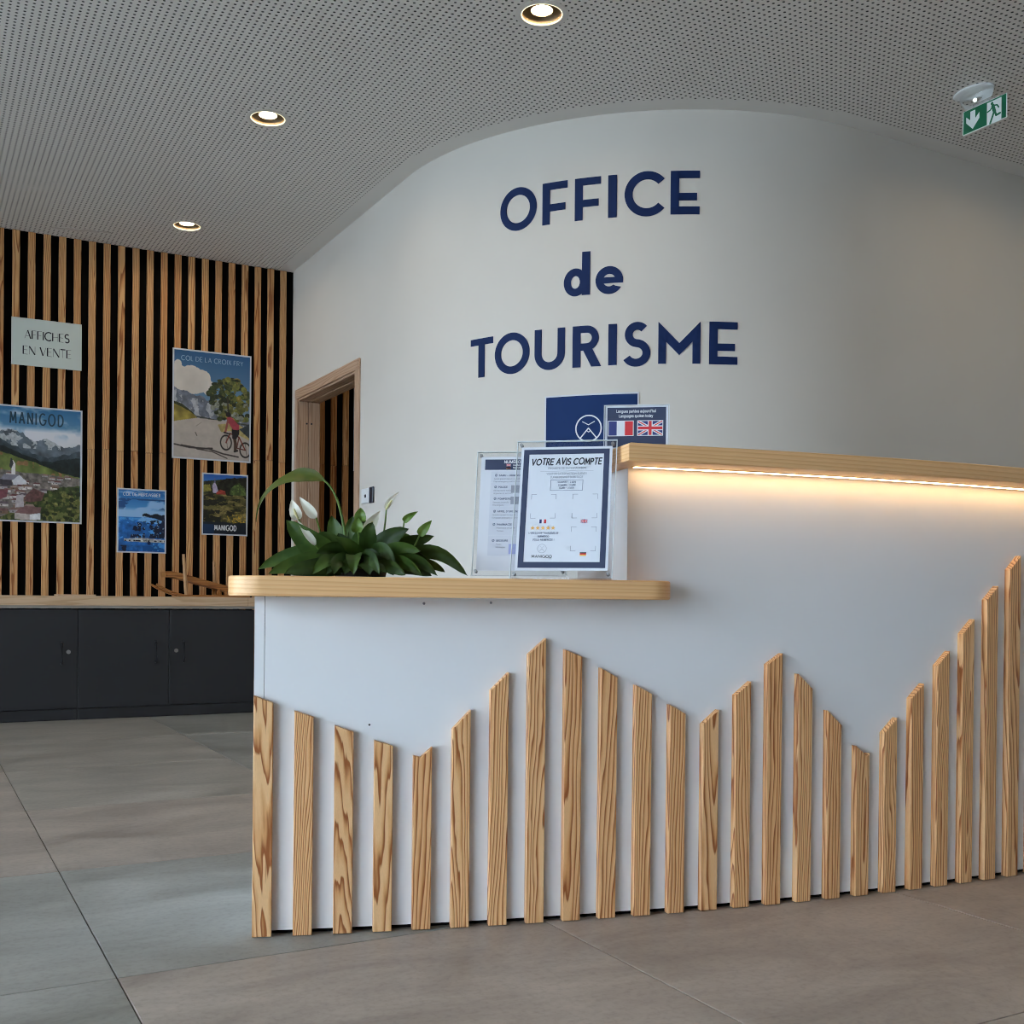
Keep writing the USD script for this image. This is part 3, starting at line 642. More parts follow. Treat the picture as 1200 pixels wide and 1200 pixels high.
tag(obj('flat_board', bd, M['worktop_wood'], grain=grain_for(bd.vertices, 0.01, 0, 0.01)), 'thin pale board lying on the worktop below the village poster', 'board')

# wooden toy sled on the worktop
sl = thing('wooden_sled', 'small wooden sled with upturned runner and sloping seat on the black cabinets', 'sled')
def bar(pts, wy, tz, mat, name, yc):
    """flat bent bar: polyline in (u, z), width wy across, thickness tz"""
    p = np.asarray(pts, float); t = np.gradient(p, axis=0); t /= np.linalg.norm(t, axis=1, keepdims=True); n = np.c_[-t[:, 1], t[:, 0]]
    g = Polygon(np.vstack([p + n * tz / 2, (p - n * tz / 2)[::-1]])).buffer(0)
    m = extr(g, wy); v = m.vertices.copy(); m = trimesh.Trimesh(np.c_[v[:, 0], yc + wy / 2 - v[:, 2], v[:, 1]], m.faces, process=False); m.fix_normals()
    return obj(name, m, M[mat], sl, grain=grain_for(np.c_[m.vertices[:, 1] - yc, m.vertices[:, 0] - 1.4, m.vertices[:, 2] - 0.8], 0.008, 1, 0.05))
def bez(P, n=16):
    P = np.asarray(P, float); t = np.linspace(0, 1, n)[:, None]
    while len(P) > 1: P = [(1 - t) * P[i] + t * P[i + 1] for i in range(len(P) - 1)]
    return P[0]
run = np.vstack([bez([(1.366, 0.812), (1.42, 0.778), (1.49, 0.742), (1.58, 0.7425)], 14), [(1.75, 0.7425), (1.95, 0.7425)]])
for yc in (7.10, 7.27): bar(run, 0.024, 0.013, 'sled_wood', 'runner', yc)
seat = np.vstack([bez([(1.424, 0.876), (1.46, 0.884), (1.52, 0.866), (1.62, 0.838)], 10), [(1.76, 0.802), (1.93, 0.758)]])
bar(seat, 0.15, 0.036, 'sled_wood', 'seat', 7.185)
for (yc, xa, xb, zt) in ((7.09, 1.547, 1.527, 1.004), (7.285, 1.775, 1.764, 0.966)):
    obj('handle_stick', tube([(xb, yc, zt), ((xa + xb) / 2, yc, (zt + 0.749) / 2), (xa, yc, 0.749)], [0.009, 0.0115, 0.0125], 8), M['pale_stick'], sl, grain=nrg.random((26, 3)) * 3)
for ux in (1.755, 1.80):
    for yc in (7.115, 7.255):
        zt = 0.80 - (ux - 1.755) * 0.26 - 0.012
        obj('post', bx(ux - 0.008, ux + 0.008, yc - 0.008, yc + 0.008, 0.749, zt), M['sled_wood'], sl, grain=nrg.random((8, 3)) * 3)

# ---------------------------------------------------------------- posters, painted point by point on fine flat meshes
class Canvas:
    def __init__(s, w, h, n):
        s.w, s.h = w, h; s.nx = n; s.ny = int(round(n * h / w))
        s.x, s.y = np.meshgrid(np.linspace(0, 1, s.nx + 1), np.linspace(0, 1, s.ny + 1)); s.c = np.zeros(s.x.shape + (3,))
        s.asp = h / w
    def noise(s, sx, sy, seed=0, oct=4): return meshkit.fbm(np.stack([s.x * sx, s.y * sy, np.full(s.x.shape, seed * 7.3)], -1), oct, seed)
    def mask(s, pts):
        p = np.asarray(pts, float); ins = np.zeros(s.x.shape, bool)
        for i in range(len(p)):
            (xa, ya), (xb, yb) = p[i - 1], p[i]
            if ya == yb: continue
            ins ^= ((ya > s.y) != (yb > s.y)) & (s.x < (xb - xa) * (s.y - ya) / (yb - ya) + xa)
        return ins
    def put(s, m, col, var=0.0, seed=1, sc=30):
        col = np.asarray(col, float) / 255
        c = col if col.ndim == 3 else np.broadcast_to(col, s.c.shape)
        if var: c = np.clip(c * (1 + var * 2 * (s.noise(sc, sc * s.asp, seed) - 0.5))[..., None], 0, 1)
        m = np.asarray(m, float)[..., None]; s.c = s.c * (1 - m) + c * m
    def poly(s, pts, col, var=0.0, seed=1, sc=30): s.put(s.mask(pts), col, var, seed, sc)
    def line(s, pts, w, col):
        p = np.asarray(pts, float)
        for a, b in zip(p[:-1], p[1:]):
            d = np.array([(b - a)[0], (b - a)[1] * s.asp]); L = max(1e-9, d @ d)
            t = np.clip(((s.x - a[0]) * d[0] + (s.y - a[1]) * s.asp * d[1]) / L, 0, 1)
            dist = np.hypot(s.x - a[0] - t * (b - a)[0], (s.y - a[1] - t * (b - a)[1]) * s.asp)
            s.put(np.clip((w - dist) / (0.004) + 0.5, 0, 1), col)
    def ellipse(s, cx, cy, rx, ry, col, var=0.0, seed=1, sc=30): s.put(((s.x - cx) / rx) ** 2 + ((s.y - cy) / ry) ** 2 < 1, col, var, seed, sc)
    def grad(s, m, c0, c1, y0, y1):
        t = np.clip((s.y - y0) / (y1 - y0), 0, 1)[..., None]; col = (np.array(c0) * (1 - t) + np.array(c1) * t); s.put(m, col)
    def mesh(s, fr, a0, a1, z0, z1, b):
        v = np.stack([a0 + s.x * (a1 - a0), z1 - s.y * (z1 - z0), np.zeros_like(s.x)], -1).reshape(-1, 3)
        W = s.nx + 1; i, j = np.meshgrid(np.arange(s.ny), np.arange(s.nx), indexing='ij'); k = (i * W + j).ravel()
        f = np.vstack([np.c_[k, k + W, k + W + 1], np.c_[k, k + W + 1, k + 1]])
        return fr.put(trimesh.Trimesh(v, f, process=False), b), lin(np.clip(s.c, 0, 1) * 0.999).reshape(-1, 3)
WF = Frame((0, WV - 0.0005, 0), (1, 0, 0), (0, 0, 1))      # slatted wall face seen from the room
def ridge(c, pts, seed, amp):
    xs = np.linspace(0, 1, 140); ys = np.interp(xs, *np.array(pts).T)
    ys = ys + amp * (meshkit.fbm(np.c_[xs * 14, np.full(140, seed * 3.1), np.zeros(140)], 4, seed) - 0.5)
    return np.vstack([np.c_[xs, ys], [[1, 1.01], [0, 1.01]]])
def poster(label, a0, a1, z0, z1, canvas, border, name='poster'):
    t = thing(name, label, 'poster')
    obj('sheet', WF.rect(a0, a1, z0, z1, 0.0008, 0.0030), M['paper'], t)
    m, col = canvas.mesh(WF, a0 + border, a1 - border, z0 + border, z1 - border, 0.0036)
    obj('print', m, M['paint'], t, color=col)
    return t

# village poster
nrg2 = np.random.default_rng(21)
c = Canvas(0.49, 0.70, 170)
c.grad(c.y >= 0, (52, 112, 158), (120, 160, 190), 0, 0.3)
cl = np.clip((c.noise(4, 9, 3) - 0.46 + 0.35 * np.clip(c.y - 0.08, 0, 0.2)) * 5, 0, 1); c.put(cl * (c.y < 0.4), (206, 214, 224))
sky_band = np.clip((c.y - 0.16) / 0.05, 0, 1) * np.clip((c.noise(5, 8, 8) - 0.34) * 6, 0, 1); c.put(sky_band * (c.y < 0.4), (222, 222, 228))
mt = ridge(c, [(0, 0.24), (0.06, 0.205), (0.15, 0.20), (0.28, 0.235), (0.42, 0.29), (0.58, 0.275), (0.72, 0.31), (0.85, 0.33), (1, 0.30)], 5, 0.05)
mm = c.mask(mt); c.put(mm, (96, 106, 116), 0.45, 6, 12)
sno = mm & (c.noise(16, 26, 9) > 0.52) & (c.y < 0.36) & (c.x < 0.75); c.put(sno, (176, 180, 184), 0.2, 3)
c.poly(ridge(c, [(0, 0.29), (0.2, 0.35), (0.4, 0.40), (0.6, 0.44), (0.8, 0.40), (1, 0.36)], 7, 0.05), (62, 74, 82), 0.5, 4, 16)
c.poly(ridge(c, [(0, 0.34), (0.25, 0.40), (0.5, 0.46), (0.65, 0.47), (0.8, 0.44), (1, 0.42)], 8, 0.03), (34, 44, 46), 0.5, 5, 22)
c.poly(ridge(c, [(0, 0.39), (0.2, 0.44), (0.45, 0.48), (0.7, 0.55), (1, 0.60)], 9, 0.02), (106, 118, 62), 0.5, 6, 9)
c.put(c.mask(ridge(c, [(0, 0.40), (0.3, 0.45), (0.5, 0.50), (1, 0.62)], 9, 0.02)) & (c.noise(12, 20, 12) > 0.56), (148, 112, 76), 0.3, 7)
c.poly(ridge(c, [(0, 0.555), (0.3, 0.575), (0.55, 0.58), (0.8, 0.60), (1, 0.60)], 3, 0.02), (118, 110, 106), 0.7, 8, 26)
c.put(c.mask(ridge(c, [(0, 0.99), (0.4, 0.80), (0.55, 0.74), (0.75, 0.70), (1, 0.66)], 4, 0.05)) , (58, 70, 36), 0.9, 9, 24)
c.put(c.mask(ridge(c, [(0, 0.99), (0.4, 0.82), (0.6, 0.76), (1, 0.70)], 4, 0.05)) & (c.noise(22, 30, 17) > 0.55), (104, 108, 62), 0.4, 11)
for k_ in range(120):
    ex_, ey_ = nrg2.random(2); ex_ = 0.40 + 0.6 * ex_; ey_ = 0.70 + 0.30 * ey_
    if ey_ > 0.98 - 0.5 * (ex_ - 0.35): c.ellipse(ex_, ey_, 0.02 + 0.02 * nrg2.random(), 0.012 + 0.012 * nrg2.random(), [(36, 46, 26), (92, 98, 50), (120, 118, 66), (58, 72, 36)][int(nrg2.random() * 4)], 0.6, k_, 40)
rr = random.Random(5)
for k in range(70):
    hx, hy = rr.uniform(0, 0.98), rr.uniform(0.59, 0.93)
    if hy > 0.74 + (0.55 - hx) * 0.35 and hx > 0.42: continue
    w = 0.03 + 0.09 * (hy - 0.55); hh = w * 0.42
    roof = rr.choice([(116, 84, 84), (134, 104, 98), (96, 84, 92), (150, 128, 120), (110, 66, 66)]); wl_ = rr.choice([(196, 190, 186), (214, 208, 204), (120, 96, 80), (170, 164, 166)])
    c.poly([(hx - w, hy), (hx + w, hy), (hx + w, hy + hh), (hx - w, hy + hh)], wl_, 0.2, k)
    c.poly([(hx - w * 1.2, hy), (hx - w * 0.5, hy - hh * 0.9), (hx + w * 0.9, hy - hh * 0.8), (hx + w * 1.2, hy)], roof, 0.3, k + 1)
    c.put(c.mask([(hx - w * 0.5, hy + hh * 0.3), (hx - w * 0.2, hy + hh * 0.3), (hx - w * 0.2, hy + hh * 0.7), (hx - w * 0.5, hy + hh * 0.7)]), (70, 62, 60))
c.poly([(0.02, 0.645), (0.16, 0.645), (0.17, 0.70), (0.02, 0.69)], (64, 58, 66), 0.2, 3)
c.poly([(0.02, 0.645), (0.07, 0.60), (0.25, 0.60), (0.17, 0.65)], (134, 132, 146), 0.15, 3)
c.poly([(0.17, 0.65), (0.25, 0.60), (0.34, 0.655), (0.34, 0.68), (0.18, 0.69)], (214, 214, 220), 0.1, 3)
c.poly([(0.155, 0.60), (0.155, 0.50), (0.175, 0.47), (0.20, 0.50), (0.205, 0.60)], (222, 218, 218), 0.1, 3)
c.poly([(0.13, 0.53), (0.145, 0.455), (0.16, 0.455), (0.18, 0.50), (0.155, 0.55)], (58, 58, 64))
c.put(c.mask([(0, 0.74), (0.12, 0.73), (0.10, 0.80), (0.0, 0.83)]), (120, 70, 76), 0.3, 2)
c.poly([(0.30, 0.80), (0.42, 0.71), (0.56, 0.75), (0.52, 0.82), (0.36, 0.84)], (104, 72, 70), 0.4, 4, 40)
c.poly([(0.20, 0.935), (0.30, 0.87), (0.52, 0.88), (0.50, 0.95)], (124, 92, 92), 0.2, 5)
c.poly([(0.20, 0.935), (0.38, 0.945), (0.38, 0.995), (0.20, 0.99)], (186, 176, 170), 0.2, 6); c.poly([(0.38, 0.945), (0.51, 0.93), (0.51, 0.99), (0.38, 0.995)], (222, 222, 224), 0.15, 7)
c.poly([(0.22, 0.78), (0.30, 0.77), (0.31, 0.88), (0.20, 0.89)], (176, 168, 172), 0.2, 8)
t = poster('largest poster on the slats: alpine village with church, titled MANIGOD across the top', 0.478, 0.968, 1.188, 1.903, c, 0.010)
g = fit_text(stroke_text('MANIGOD', 0.070, 0.009, 0.30, 0.55, cap=2), 0.548, 0.858); g = affinity.translate(g, 0, 1.792)
obj('title', WF.put(extr(g, 0.0004), 0.0040), M['dark_teal_ink'], t, label='dark blue title MANIGOD')

# cyclist poster
c = Canvas(0.50, 0.70, 170)
c.grad(c.y >= 0, (46, 92, 138), (120, 150, 176), 0, 0.55)
cloud = np.zeros(c.x.shape, bool)
for (ex, ey, ra, rb) in ((0.06, 0.24, 0.16, 0.10), (0.22, 0.22, 0.14, 0.09), (0.36, 0.26, 0.12, 0.09), (0.2, 0.32, 0.28, 0.08), (0.45, 0.33, 0.10, 0.07), (0.05, 0.14, 0.05, 0.05)):
    cloud |= ((c.x - ex) / ra) ** 2 + ((c.y - ey) / rb) ** 2 < 1 + 0.7 * (c.noise(14, 18, 2) - 0.5)
c.put(cloud, (212, 204, 196), 0.10, 3, 6)
c.put(c.mask(ridge(c, [(0, 0.355), (0.15, 0.38), (0.3, 0.41), (0.40, 0.43), (0.55, 0.47), (0.75, 0.55), (1, 0.6)], 4, 0.05)), (112, 118, 132), 0.5, 5, 14)
c.put(c.mask(ridge(c, [(0, 0.37), (0.4, 0.45), (0.75, 0.56), (1, 0.6)], 4, 0.05)) & (c.noise(20, 14, 8) > 0.54), (170, 172, 180), 0.2, 6)
c.poly([(0, 0.62), (0, 0.50), (0.10, 0.515), (0.22, 0.57), (0.31, 0.625), (0.2, 0.655), (0, 0.67)], (150, 134, 62), 0.4, 7, 12)
c.poly([(0, 0.505), (0, 0.48), (0.1, 0.50), (0.22, 0.56), (0.31, 0.62), (0.20, 0.565), (0.1, 0.53)], (52, 58, 38), 0.4, 8)
c.poly([(0.28, 0.60), (0.62, 0.63), (1, 0.645), (1, 0.66), (0.3, 0.62)], (64, 68, 64), 0.3, 3)
c.poly([(0, 0.67), (0.30, 0.622), (0.66, 0.632), (0.78, 0.64), (1, 0.78), (1, 1.01), (0, 1.01)], (186, 174, 164), 0.10, 5, 10)
c.poly([(0.57, 0.67), (0.80, 0.64), (1, 0.70), (1, 0.80), (0.74, 0.72), (0.62, 0.74)], (178, 160, 104), 0.3, 6)
c.poly([(0.86, 0.70), (1.0, 0.64), (1.0, 0.78)], (52, 60, 66), 0.3, 6)
rr = random.Random(3)
for k in range(150):      # tree crown
    y = rr.uniform(0.23, 0.62); wdt = 0.05 + 0.23 * min(1, (y - 0.20) / 0.16) if y < 0.42 else 0.26 - 0.25 * (y - 0.42)
    x = 0.72 + 0.2 * max(0, y - 0.4) + rr.uniform(-1, 1) * wdt
    lit = (x > 0.68 and rr.random() < 0.65)
    col = rr.choice([(118, 118, 56), (140, 124, 58), (96, 104, 50)]) if lit else rr.choice([(48, 56, 36), (62, 72, 42), (38, 46, 34)])
    if y > 0.45 and rr.random() < 0.3: col = (128, 132, 120)
    c.ellipse(x, y, rr.uniform(0.03, 0.055), rr.uniform(0.014, 0.03), col, 0.5, k, 40)
c.put(((c.noise(20, 26, 21) > 0.60) & (((c.x - 0.74) / 0.26) ** 2 + ((c.y - 0.42) / 0.20) ** 2 < 1)), (104, 104, 58), 0.4, 2)
c.line([(0.70, 0.40), (0.72, 0.62)], 0.010, (60, 54, 44))
c.line([(0, 0.882), (0.2, 0.905), (0.45, 0.905), (0.65, 0.945), (0.85, 0.965)], 0.010, (70, 62, 60)); c.line([(0.3, 0.915), (0.5, 0.93), (0.7, 0.985)], 0.007, (78, 70, 66)); c.line([(0.1, 0.89), (0.35, 0.91), (0.5, 0.90)], 0.012, (64, 58, 58))
c.line([(0.28, 0.76), (0.30, 0.79)], 0.006, (96, 90, 86)); c.line([(0.29, 0.70), (0.36, 0.66)], 0.003, (130, 124, 118))
for (wx, wy) in ((0.685, 0.835), (0.945, 0.895)):
    d = np.hypot((c.x - wx) / 0.076, (c.y - wy) / 0.072); c.put(np.clip((0.14 - abs(d - 0.95)) / 0.06, 0, 1), (44, 40, 40))
    c.line([(wx, wy - 0.06), (wx + 0.02, wy + 0.05)], 0.003, (60, 56, 54))
c.line([(0.685, 0.835), (0.74, 0.745), (0.86, 0.775), (0.945, 0.895)], 0.008, (120, 48, 36)); c.line([(0.86, 0.775), (0.83, 0.88), (0.945, 0.895)], 0.007, (96, 40, 32))
c.line([(0.78, 0.73), (0.81, 0.83), (0.81, 0.90)], 0.020, (78, 56, 46)); c.line([(0.80, 0.915), (0.84, 0.905)], 0.012, (34, 32, 34))
c.poly([(0.76, 0.70), (0.86, 0.68), (0.86, 0.75), (0.82, 0.80), (0.77, 0.79)], (34, 32, 36))
c.poly([(0.69, 0.60), (0.74, 0.58), (0.86, 0.66), (0.86, 0.705), (0.78, 0.71), (0.71, 0.64)], (168, 66, 76), 0.2, 3)
c.line([(0.71, 0.62), (0.69, 0.69), (0.675, 0.735)], 0.014, (150, 84, 76)); c.line([(0.66, 0.74), (0.73, 0.75)], 0.010, (36, 34, 36))
c.ellipse(0.715, 0.568, 0.036, 0.024, (36, 34, 38))
t = poster('tall poster of a road cyclist under a big tree, titled COL DE LA CROIX FRY', 1.520, 2.040, 1.6445, 2.3665, c, 0.010)
g = fit_text(stroke_text('COL DE LA CROIX FRY', 0.030, 0.0040, 0.26, 0.9, thin=0.0026, cap=2), 1.574, 1.984); g = affinity.translate(g, 0, 2.292)
obj('title', WF.put(extr(g, 0.0004), 0.0040), M['pale_blue_ink'], t, label='pale title COL DE LA CROIX FRY')

# blue snow poster
c = Canvas(0.30, 0.40, 110)
c.grad(c.y >= 0, (34, 104, 176), (92, 164, 224), 0, 0.4)
c.put(np.clip((c.noise(4, 12, 3) - 0.44) * 7, 0, 1) * (c.y < 0.45), (148, 190, 232)); c.put(((c.noise(3, 14, 6) > 0.57) & (c.y < 0.36) & (c.y > 0.14)), (40, 84, 140))
c.put(np.clip((c.y - 0.28) / 0.06, 0, 1) * (c.y < 0.55), (150, 192, 232)); 
c.put(c.y > 0.44, (44, 128, 206), 0.3, 4, 8)
c.poly(ridge(c, [(0, 0.46), (0.3, 0.455), (0.55, 0.50), (1, 0.44)], 3, 0.05), (34, 104, 180), 0.5, 5, 9)
c.put((c.y > 0.45) & (c.noise(5, 9, 31) > 0.55), (70, 150, 220), 0.2, 5)
for k_ in range(26): c.ellipse(0.53 + 0.018 * k_, 0.405 - 0.012 * math.sin(k_ * 0.5), 0.016, 0.022, (18, 26, 44))
c.poly([(0.52, 0.41), (1, 0.40), (1, 0.52), (0.8, 0.45), (0.6, 0.43)], (18, 28, 50))
c.poly([(0.5, 0.44), (0.75, 0.45), (1, 0.50), (1, 0.56), (0.4, 0.50)], (120, 180, 232), 0.15, 5)
m_ = (c.noise(11, 16, 12) > 0.47) & (c.y > 0.46 + 0.10 * (1 - c.x)) & (c.y < 0.78) & (c.x > 0.28 - 0.4 * (c.y - 0.45) + 0.1); c.put(m_, (16, 28, 58), 0.5, 3)
c.put((c.noise(30, 44, 15) > 0.66) & m_, (150, 176, 206))
c.poly([(0.12, 0.795), (0.5, 0.775), (1, 0.80), (1, 0.845), (0.5, 0.845), (0.12, 0.835)], (176, 176, 172), 0.5, 9, 30)
c.put((c.y > 0.81) & (c.y < 0.835) & (c.noise(40, 10, 8) > 0.5) & (c.x > 0.1), (44, 34, 36))
c.poly([(0, 0.90), (0.18, 0.90), (0.16, 1.01), (0, 1.01)], (12, 26, 56)); c.ellipse(0.66, 0.86, 0.04, 0.03, (16, 36, 80)); c.put((c.y > 0.9) & (c.noise(5, 10, 5) > 0.52), (20, 84, 150))
t = poster('small blue snowy mountain poster, between the village and cyclist posters but lowest', 1.180, 1.487, 1.016, 1.430, c, 0.009)
g = fit_text(stroke_text('COL DE MERDASSIER', 0.020, 0.0030, 0.22, 0.75, thin=0.0022, cap=2), 1.216, 1.450); g = affinity.translate(g, 0, 1.383)
obj('title', WF.put(extr(g, 0.0004), 0.0040), M['white_ink'], t, label='pale title line')

# autumn hillside poster
c = Canvas(0.29, 0.385, 110)
c.grad(c.y >= 0, (36, 92, 176), (80, 140, 204), 0, 0.2)
c.put((c.y > 0.12 - 0.1 * c.x), (52, 56, 36), 0.9, 3, 14)
c.poly(ridge(c, [(0, 0.9), (0.2, 0.3), (0.35, 0.12), (0.5, 0.06), (1, 0.02)], 3, 0.06), (34, 36, 28), 0.8, 4, 20)
c.ellipse(0.80, 0.30, 0.18, 0.15, (88, 108, 54), 0.5, 6, 30); c.put(((c.noise(24, 30, 4) > 0.55) & (((c.x - 0.8) / 0.2) ** 2 + ((c.y - 0.32) / 0.2) ** 2 < 1)), (64, 80, 44))
c.poly([(0.0, 0.18), (0.15, 0.17), (0.18, 0.28), (0, 0.30)], (150, 140, 60), 0.4, 5)
c.poly([(0.20, 0.18), (0.26, 0.13), (0.30, 0.18), (0.34, 0.27), (0.36, 0.31), (0.22, 0.31)], (184, 172, 196), 0.2, 6); c.poly([(0.24, 0.14), (0.26, 0.04), (0.28, 0.14)], (110, 106, 130))
c.poly([(0.30, 0.30), (0.38, 0.25), (0.50, 0.27), (0.52, 0.33), (0.30, 0.34)], (164, 60, 50), 0.4, 7)
hill = (c.y > 0.33) & (c.y < 0.86); c.put(hill, (88, 82, 46), 0.9, 8, 12); c.put(hill & (c.noise(6, 34, 9) > 0.53), (132, 118, 70), 0.4, 3); c.put(hill & (c.noise(5, 22, 19) > 0.58), (34, 36, 26), 0.4, 3)
c.put(hill & (c.y > 0.66) & (c.x > 0.55) & (c.noise(34, 44, 23) > 0.58), (184, 150, 54), 0.4, 4); c.put(hill & (c.x < 0.4) & (c.y > 0.6) & (c.noise(9, 13, 27) > 0.5), (30, 34, 28), 0.4, 4)
c.grad(c.y > 0.80 + 0.04 * (c.noise(6, 6, 3) - 0.5), (24, 34, 46), (18, 30, 44), 0.8, 1.0); c.put((c.y > 0.84) & (c.x < 0.25), (22, 48, 84))
t = poster('small autumn hillside poster right below the cyclist poster, white MANIGOD along the bottom', 1.7165, 2.0225, 1.1485, 1.5610, c, 0.009)
g = fit_text(stroke_text('MANIGOD', 0.034, 0.0066, 0.24, 0.62, cap=2), 1.798, 1.948); g = affinity.translate(g, 0, 1.182)
obj('title', WF.put(extr(g, 0.0004), 0.0040), M['white_ink'], t, label='white title MANIGOD')

# text sign above the village poster
t = thing('text_sign', 'pale grey card lettered AFFICHES EN VENTE at the top left of the slats', 'sign')
obj('card', WF.rect(0.555, 0.9605, 2.1525, 2.4435, 0.0008, 0.0040), M['sign_grey'], t)
for s, xa, xb, z in (('AFFICHES', 0.629, 0.889, 2.319), ('EN VENTE', 0.619, 0.898, 2.222)):
    g = affinity.translate(fit_text(stroke_text(s, 0.051, 0.0072, 0.17, 0.95, thin=0.0020, cap=2), xa, xb), 0, z)
    obj('text_line', WF.put(extr(g, 0.0004), 0.0042), M['ink'], t)
# poster in the corridor, glimpsed through the door
c = Canvas(0.42, 0.60, 40); c.put(c.y >= 0, (60, 70, 76), 1.2, 3, 8); c.put((c.y < 0.3), (150, 160, 170), 0.2, 2); c.put(c.noise(9, 12, 3) > 0.55, (190, 190, 186))
t = poster('white-bordered poster in the corridor seen at the right edge of the door opening', 2.776, 3.22, 1.637, 2.262, c, 0.012)

# ---------------------------------------------------------------- notices in clear acrylic stands
def acrylic(name, label, xy, yaw, lean, z0, w, h, pw, ph, pz, pins=True):
    """returns the thing and the paper's frame (origin bottom-left of paper); xy in camera-aligned floor coordinates = bottom centre of the sheet"""
    r = cam2w(math.cos(yaw), math.sin(yaw)); back = cam2w(-math.sin(yaw), math.cos(yaw)); o = cam2w(*xy)
    upv = np.r_[back * math.sin(lean), math.cos(lean)]
    F = Frame(np.r_[o, z0], np.r_[r, 0], upv)
    t = thing(name, label, 'notice stand')
    obj('clear_sheet', F.rect(-w / 2, w / 2, 0, h, -0.0030, -0.0008), M['acrylic'], t)
    obj('edge_strip', cat([F.rect(-w / 2, w / 2, h - 0.0015, h, -0.0029, 0.0032), F.rect(-w / 2, -w / 2 + 0.0015, 0.0, h - 0.0016, -0.0029, 0.0032), F.rect(w / 2 - 0.0015, w / 2, 0.0, h - 0.0016, -0.0029, 0.0032)]), M['acrylic_edge'], t, label='pale polished edge')
    # foot: a bent strip that runs back from the sheet's lower edge, and a rear strut
    B = Frame(np.r_[o, z0], np.r_[r, 0], (0, 0, 1))
    dz = 0.0025
    obj('foot', cat([B.rect(-w / 2, w / 2, -dz, 0.0, -0.10 if w > 0.2 else -0.06, 0.012)]), M['acrylic'], t)
    obj('paper', F.rect(-pw / 2, pw / 2, pz, pz + ph, -0.0006, 0.0004), M['paper'], t)
    if pins:
        for a in (-w / 2 + 0.010, w / 2 - 0.010):
            for e in (0.010, h - 0.010):
                cyl = trimesh.creation.cylinder(0.004, 0.011, sections=14); cyl.apply_translation([a, e, 0])
                obj('screw', F.put(cyl), M['steel'], t)
    return t, Frame(F.p(-pw / 2, pz, 0.0004), F.r, F.u)
def flag(F, t, kind, a, z, w, h, b=0.0002):
    def R(x0, x1, y0, y1, mat, bb=0.0): return (F.rect(a + x0 * w, a + x1 * w, z + y0 * h, z + y1 * h, b + bb, b + bb + 0.0002), mat)
    ps = []
    if kind == 'fr': ps = [R(0, .333, 0, 1, 'flag_blue'), R(.333, .667, 0, 1, 'white_ink'), R(.667, 1, 0, 1, 'flag_red')]
    if kind == 'de': ps = [R(0, 1, .667, 1, 'flag_black'), R(0, 1, .333, .667, 'flag_red'), R(0, 1, 0, .333, 'flag_gold')]
    if kind == 'uk':
        ps = [R(0, 1, 0, 1, 'flag_blue')]
        clip = sbox(a, z, a + w, z + h)
        di = unary_union([LineString([(a, z), (a + w, z + h)]), LineString([(a, z + h), (a + w, z)])])
        wd = di.buffer(h * 0.10).intersection(clip); rd = di.buffer(h * 0.035).intersection(clip)
        ps.append((F.put(extr(wd, 0.0002), b + 0.0002), 'white_ink')); ps.append((F.put(extr(rd, 0.0002), b + 0.0004), 'flag_red'))
        cw = unary_union([sbox(a + w * .40, z, a + w * .60, z + h), sbox(a, z + h * .33, a + w, z + h * .67)]); cr = unary_union([sbox(a + w * .44, z, a + w * .56, z + h), sbox(a, z + h * .40, a + w, z + h * .60)])
        ps.append((F.put(extr(cw, 0.0002), b + 0.0006), 'white_ink')); ps.append((F.put(extr(cr, 0.0002), b + 0.0008), 'flag_red'))
    root = thing('flag', {'fr': 'French flag', 'uk': 'British flag', 'de': 'German flag'}[kind], None, parent=t)
    for m, mat in ps: obj('field', m, M[mat], root)
def txt(F, t, s, a, z, h, mat, width=None, bold=False, name='text_line', b=0.0003, align='c'):
    m = small_text(s, h, bold)
    if align == 'l':
        m.apply_translation([a - m.bounds[0][0], z, 0])
        if width: m.vertices[:, 0] = a + (m.vertices[:, 0] - a) * width / (m.bounds[1][0] - a)
    else: m = centred(m, a, z, width)
    obj(name, F.put(m, b), M[mat], t)
def polyo(F, t, name, g, mat, b=0.0002, d=0.0002, label=None): obj(name, F.put(extr(g, d), b), M[mat], t, label=label)

# the big survey notice
PW, PH = 0.2115, 0.297
t, F = acrylic('notice_stand', 'large clear stand in front with the VOTRE AVIS COMPTE survey notice', (0.108, 2.480), -0.20, 0.25, ZL1 + 0.0028, 0.233, 0.330, PW, PH, 0.018)
fr_ = sbox(0.006, 0.006, PW - 0.006, PH - 0.006).difference(sbox(0.019, 0.020, PW - 0.019, PH - 0.018))
polyo(F, t, 'border', fr_, 'slate', label='slate blue printed border')
g = fit_text(stroke_text('VOTRE AVIS COMPTE', 0.0145, 0.0031, 0.26, 0.95, cap=1, slant=0.18, jitter=0.05), 0.026, 0.190); g = affinity.translate(g, 0, 0.2535)
polyo(F, t, 'title', g, 'ink')
txt(F, t, 'ENQUÊTE DE SATISFACTION', 0.1085, 0.2425, 0.0048, 'ink_grey', 0.088)
polyo(F, t, 'rule', sbox(0.047, 0.2372, 0.170, 0.2378), 'ink_grey')
txt(F, t, 'VISITOR SATISFACTION SURVEY', 0.1085, 0.2290, 0.0048, 'ink_grey', 0.094)
txt(F, t, 'ZUFRIEDENHEITSUMFRAGE', 0.1085, 0.2205, 0.0048, 'ink_grey', 0.076)
polyo(F, t, 'frame_line', sbox(0.072, 0.190, 0.147, 0.2165).difference(sbox(0.0728, 0.1908, 0.1462, 0.2157)), 'ink_blue')
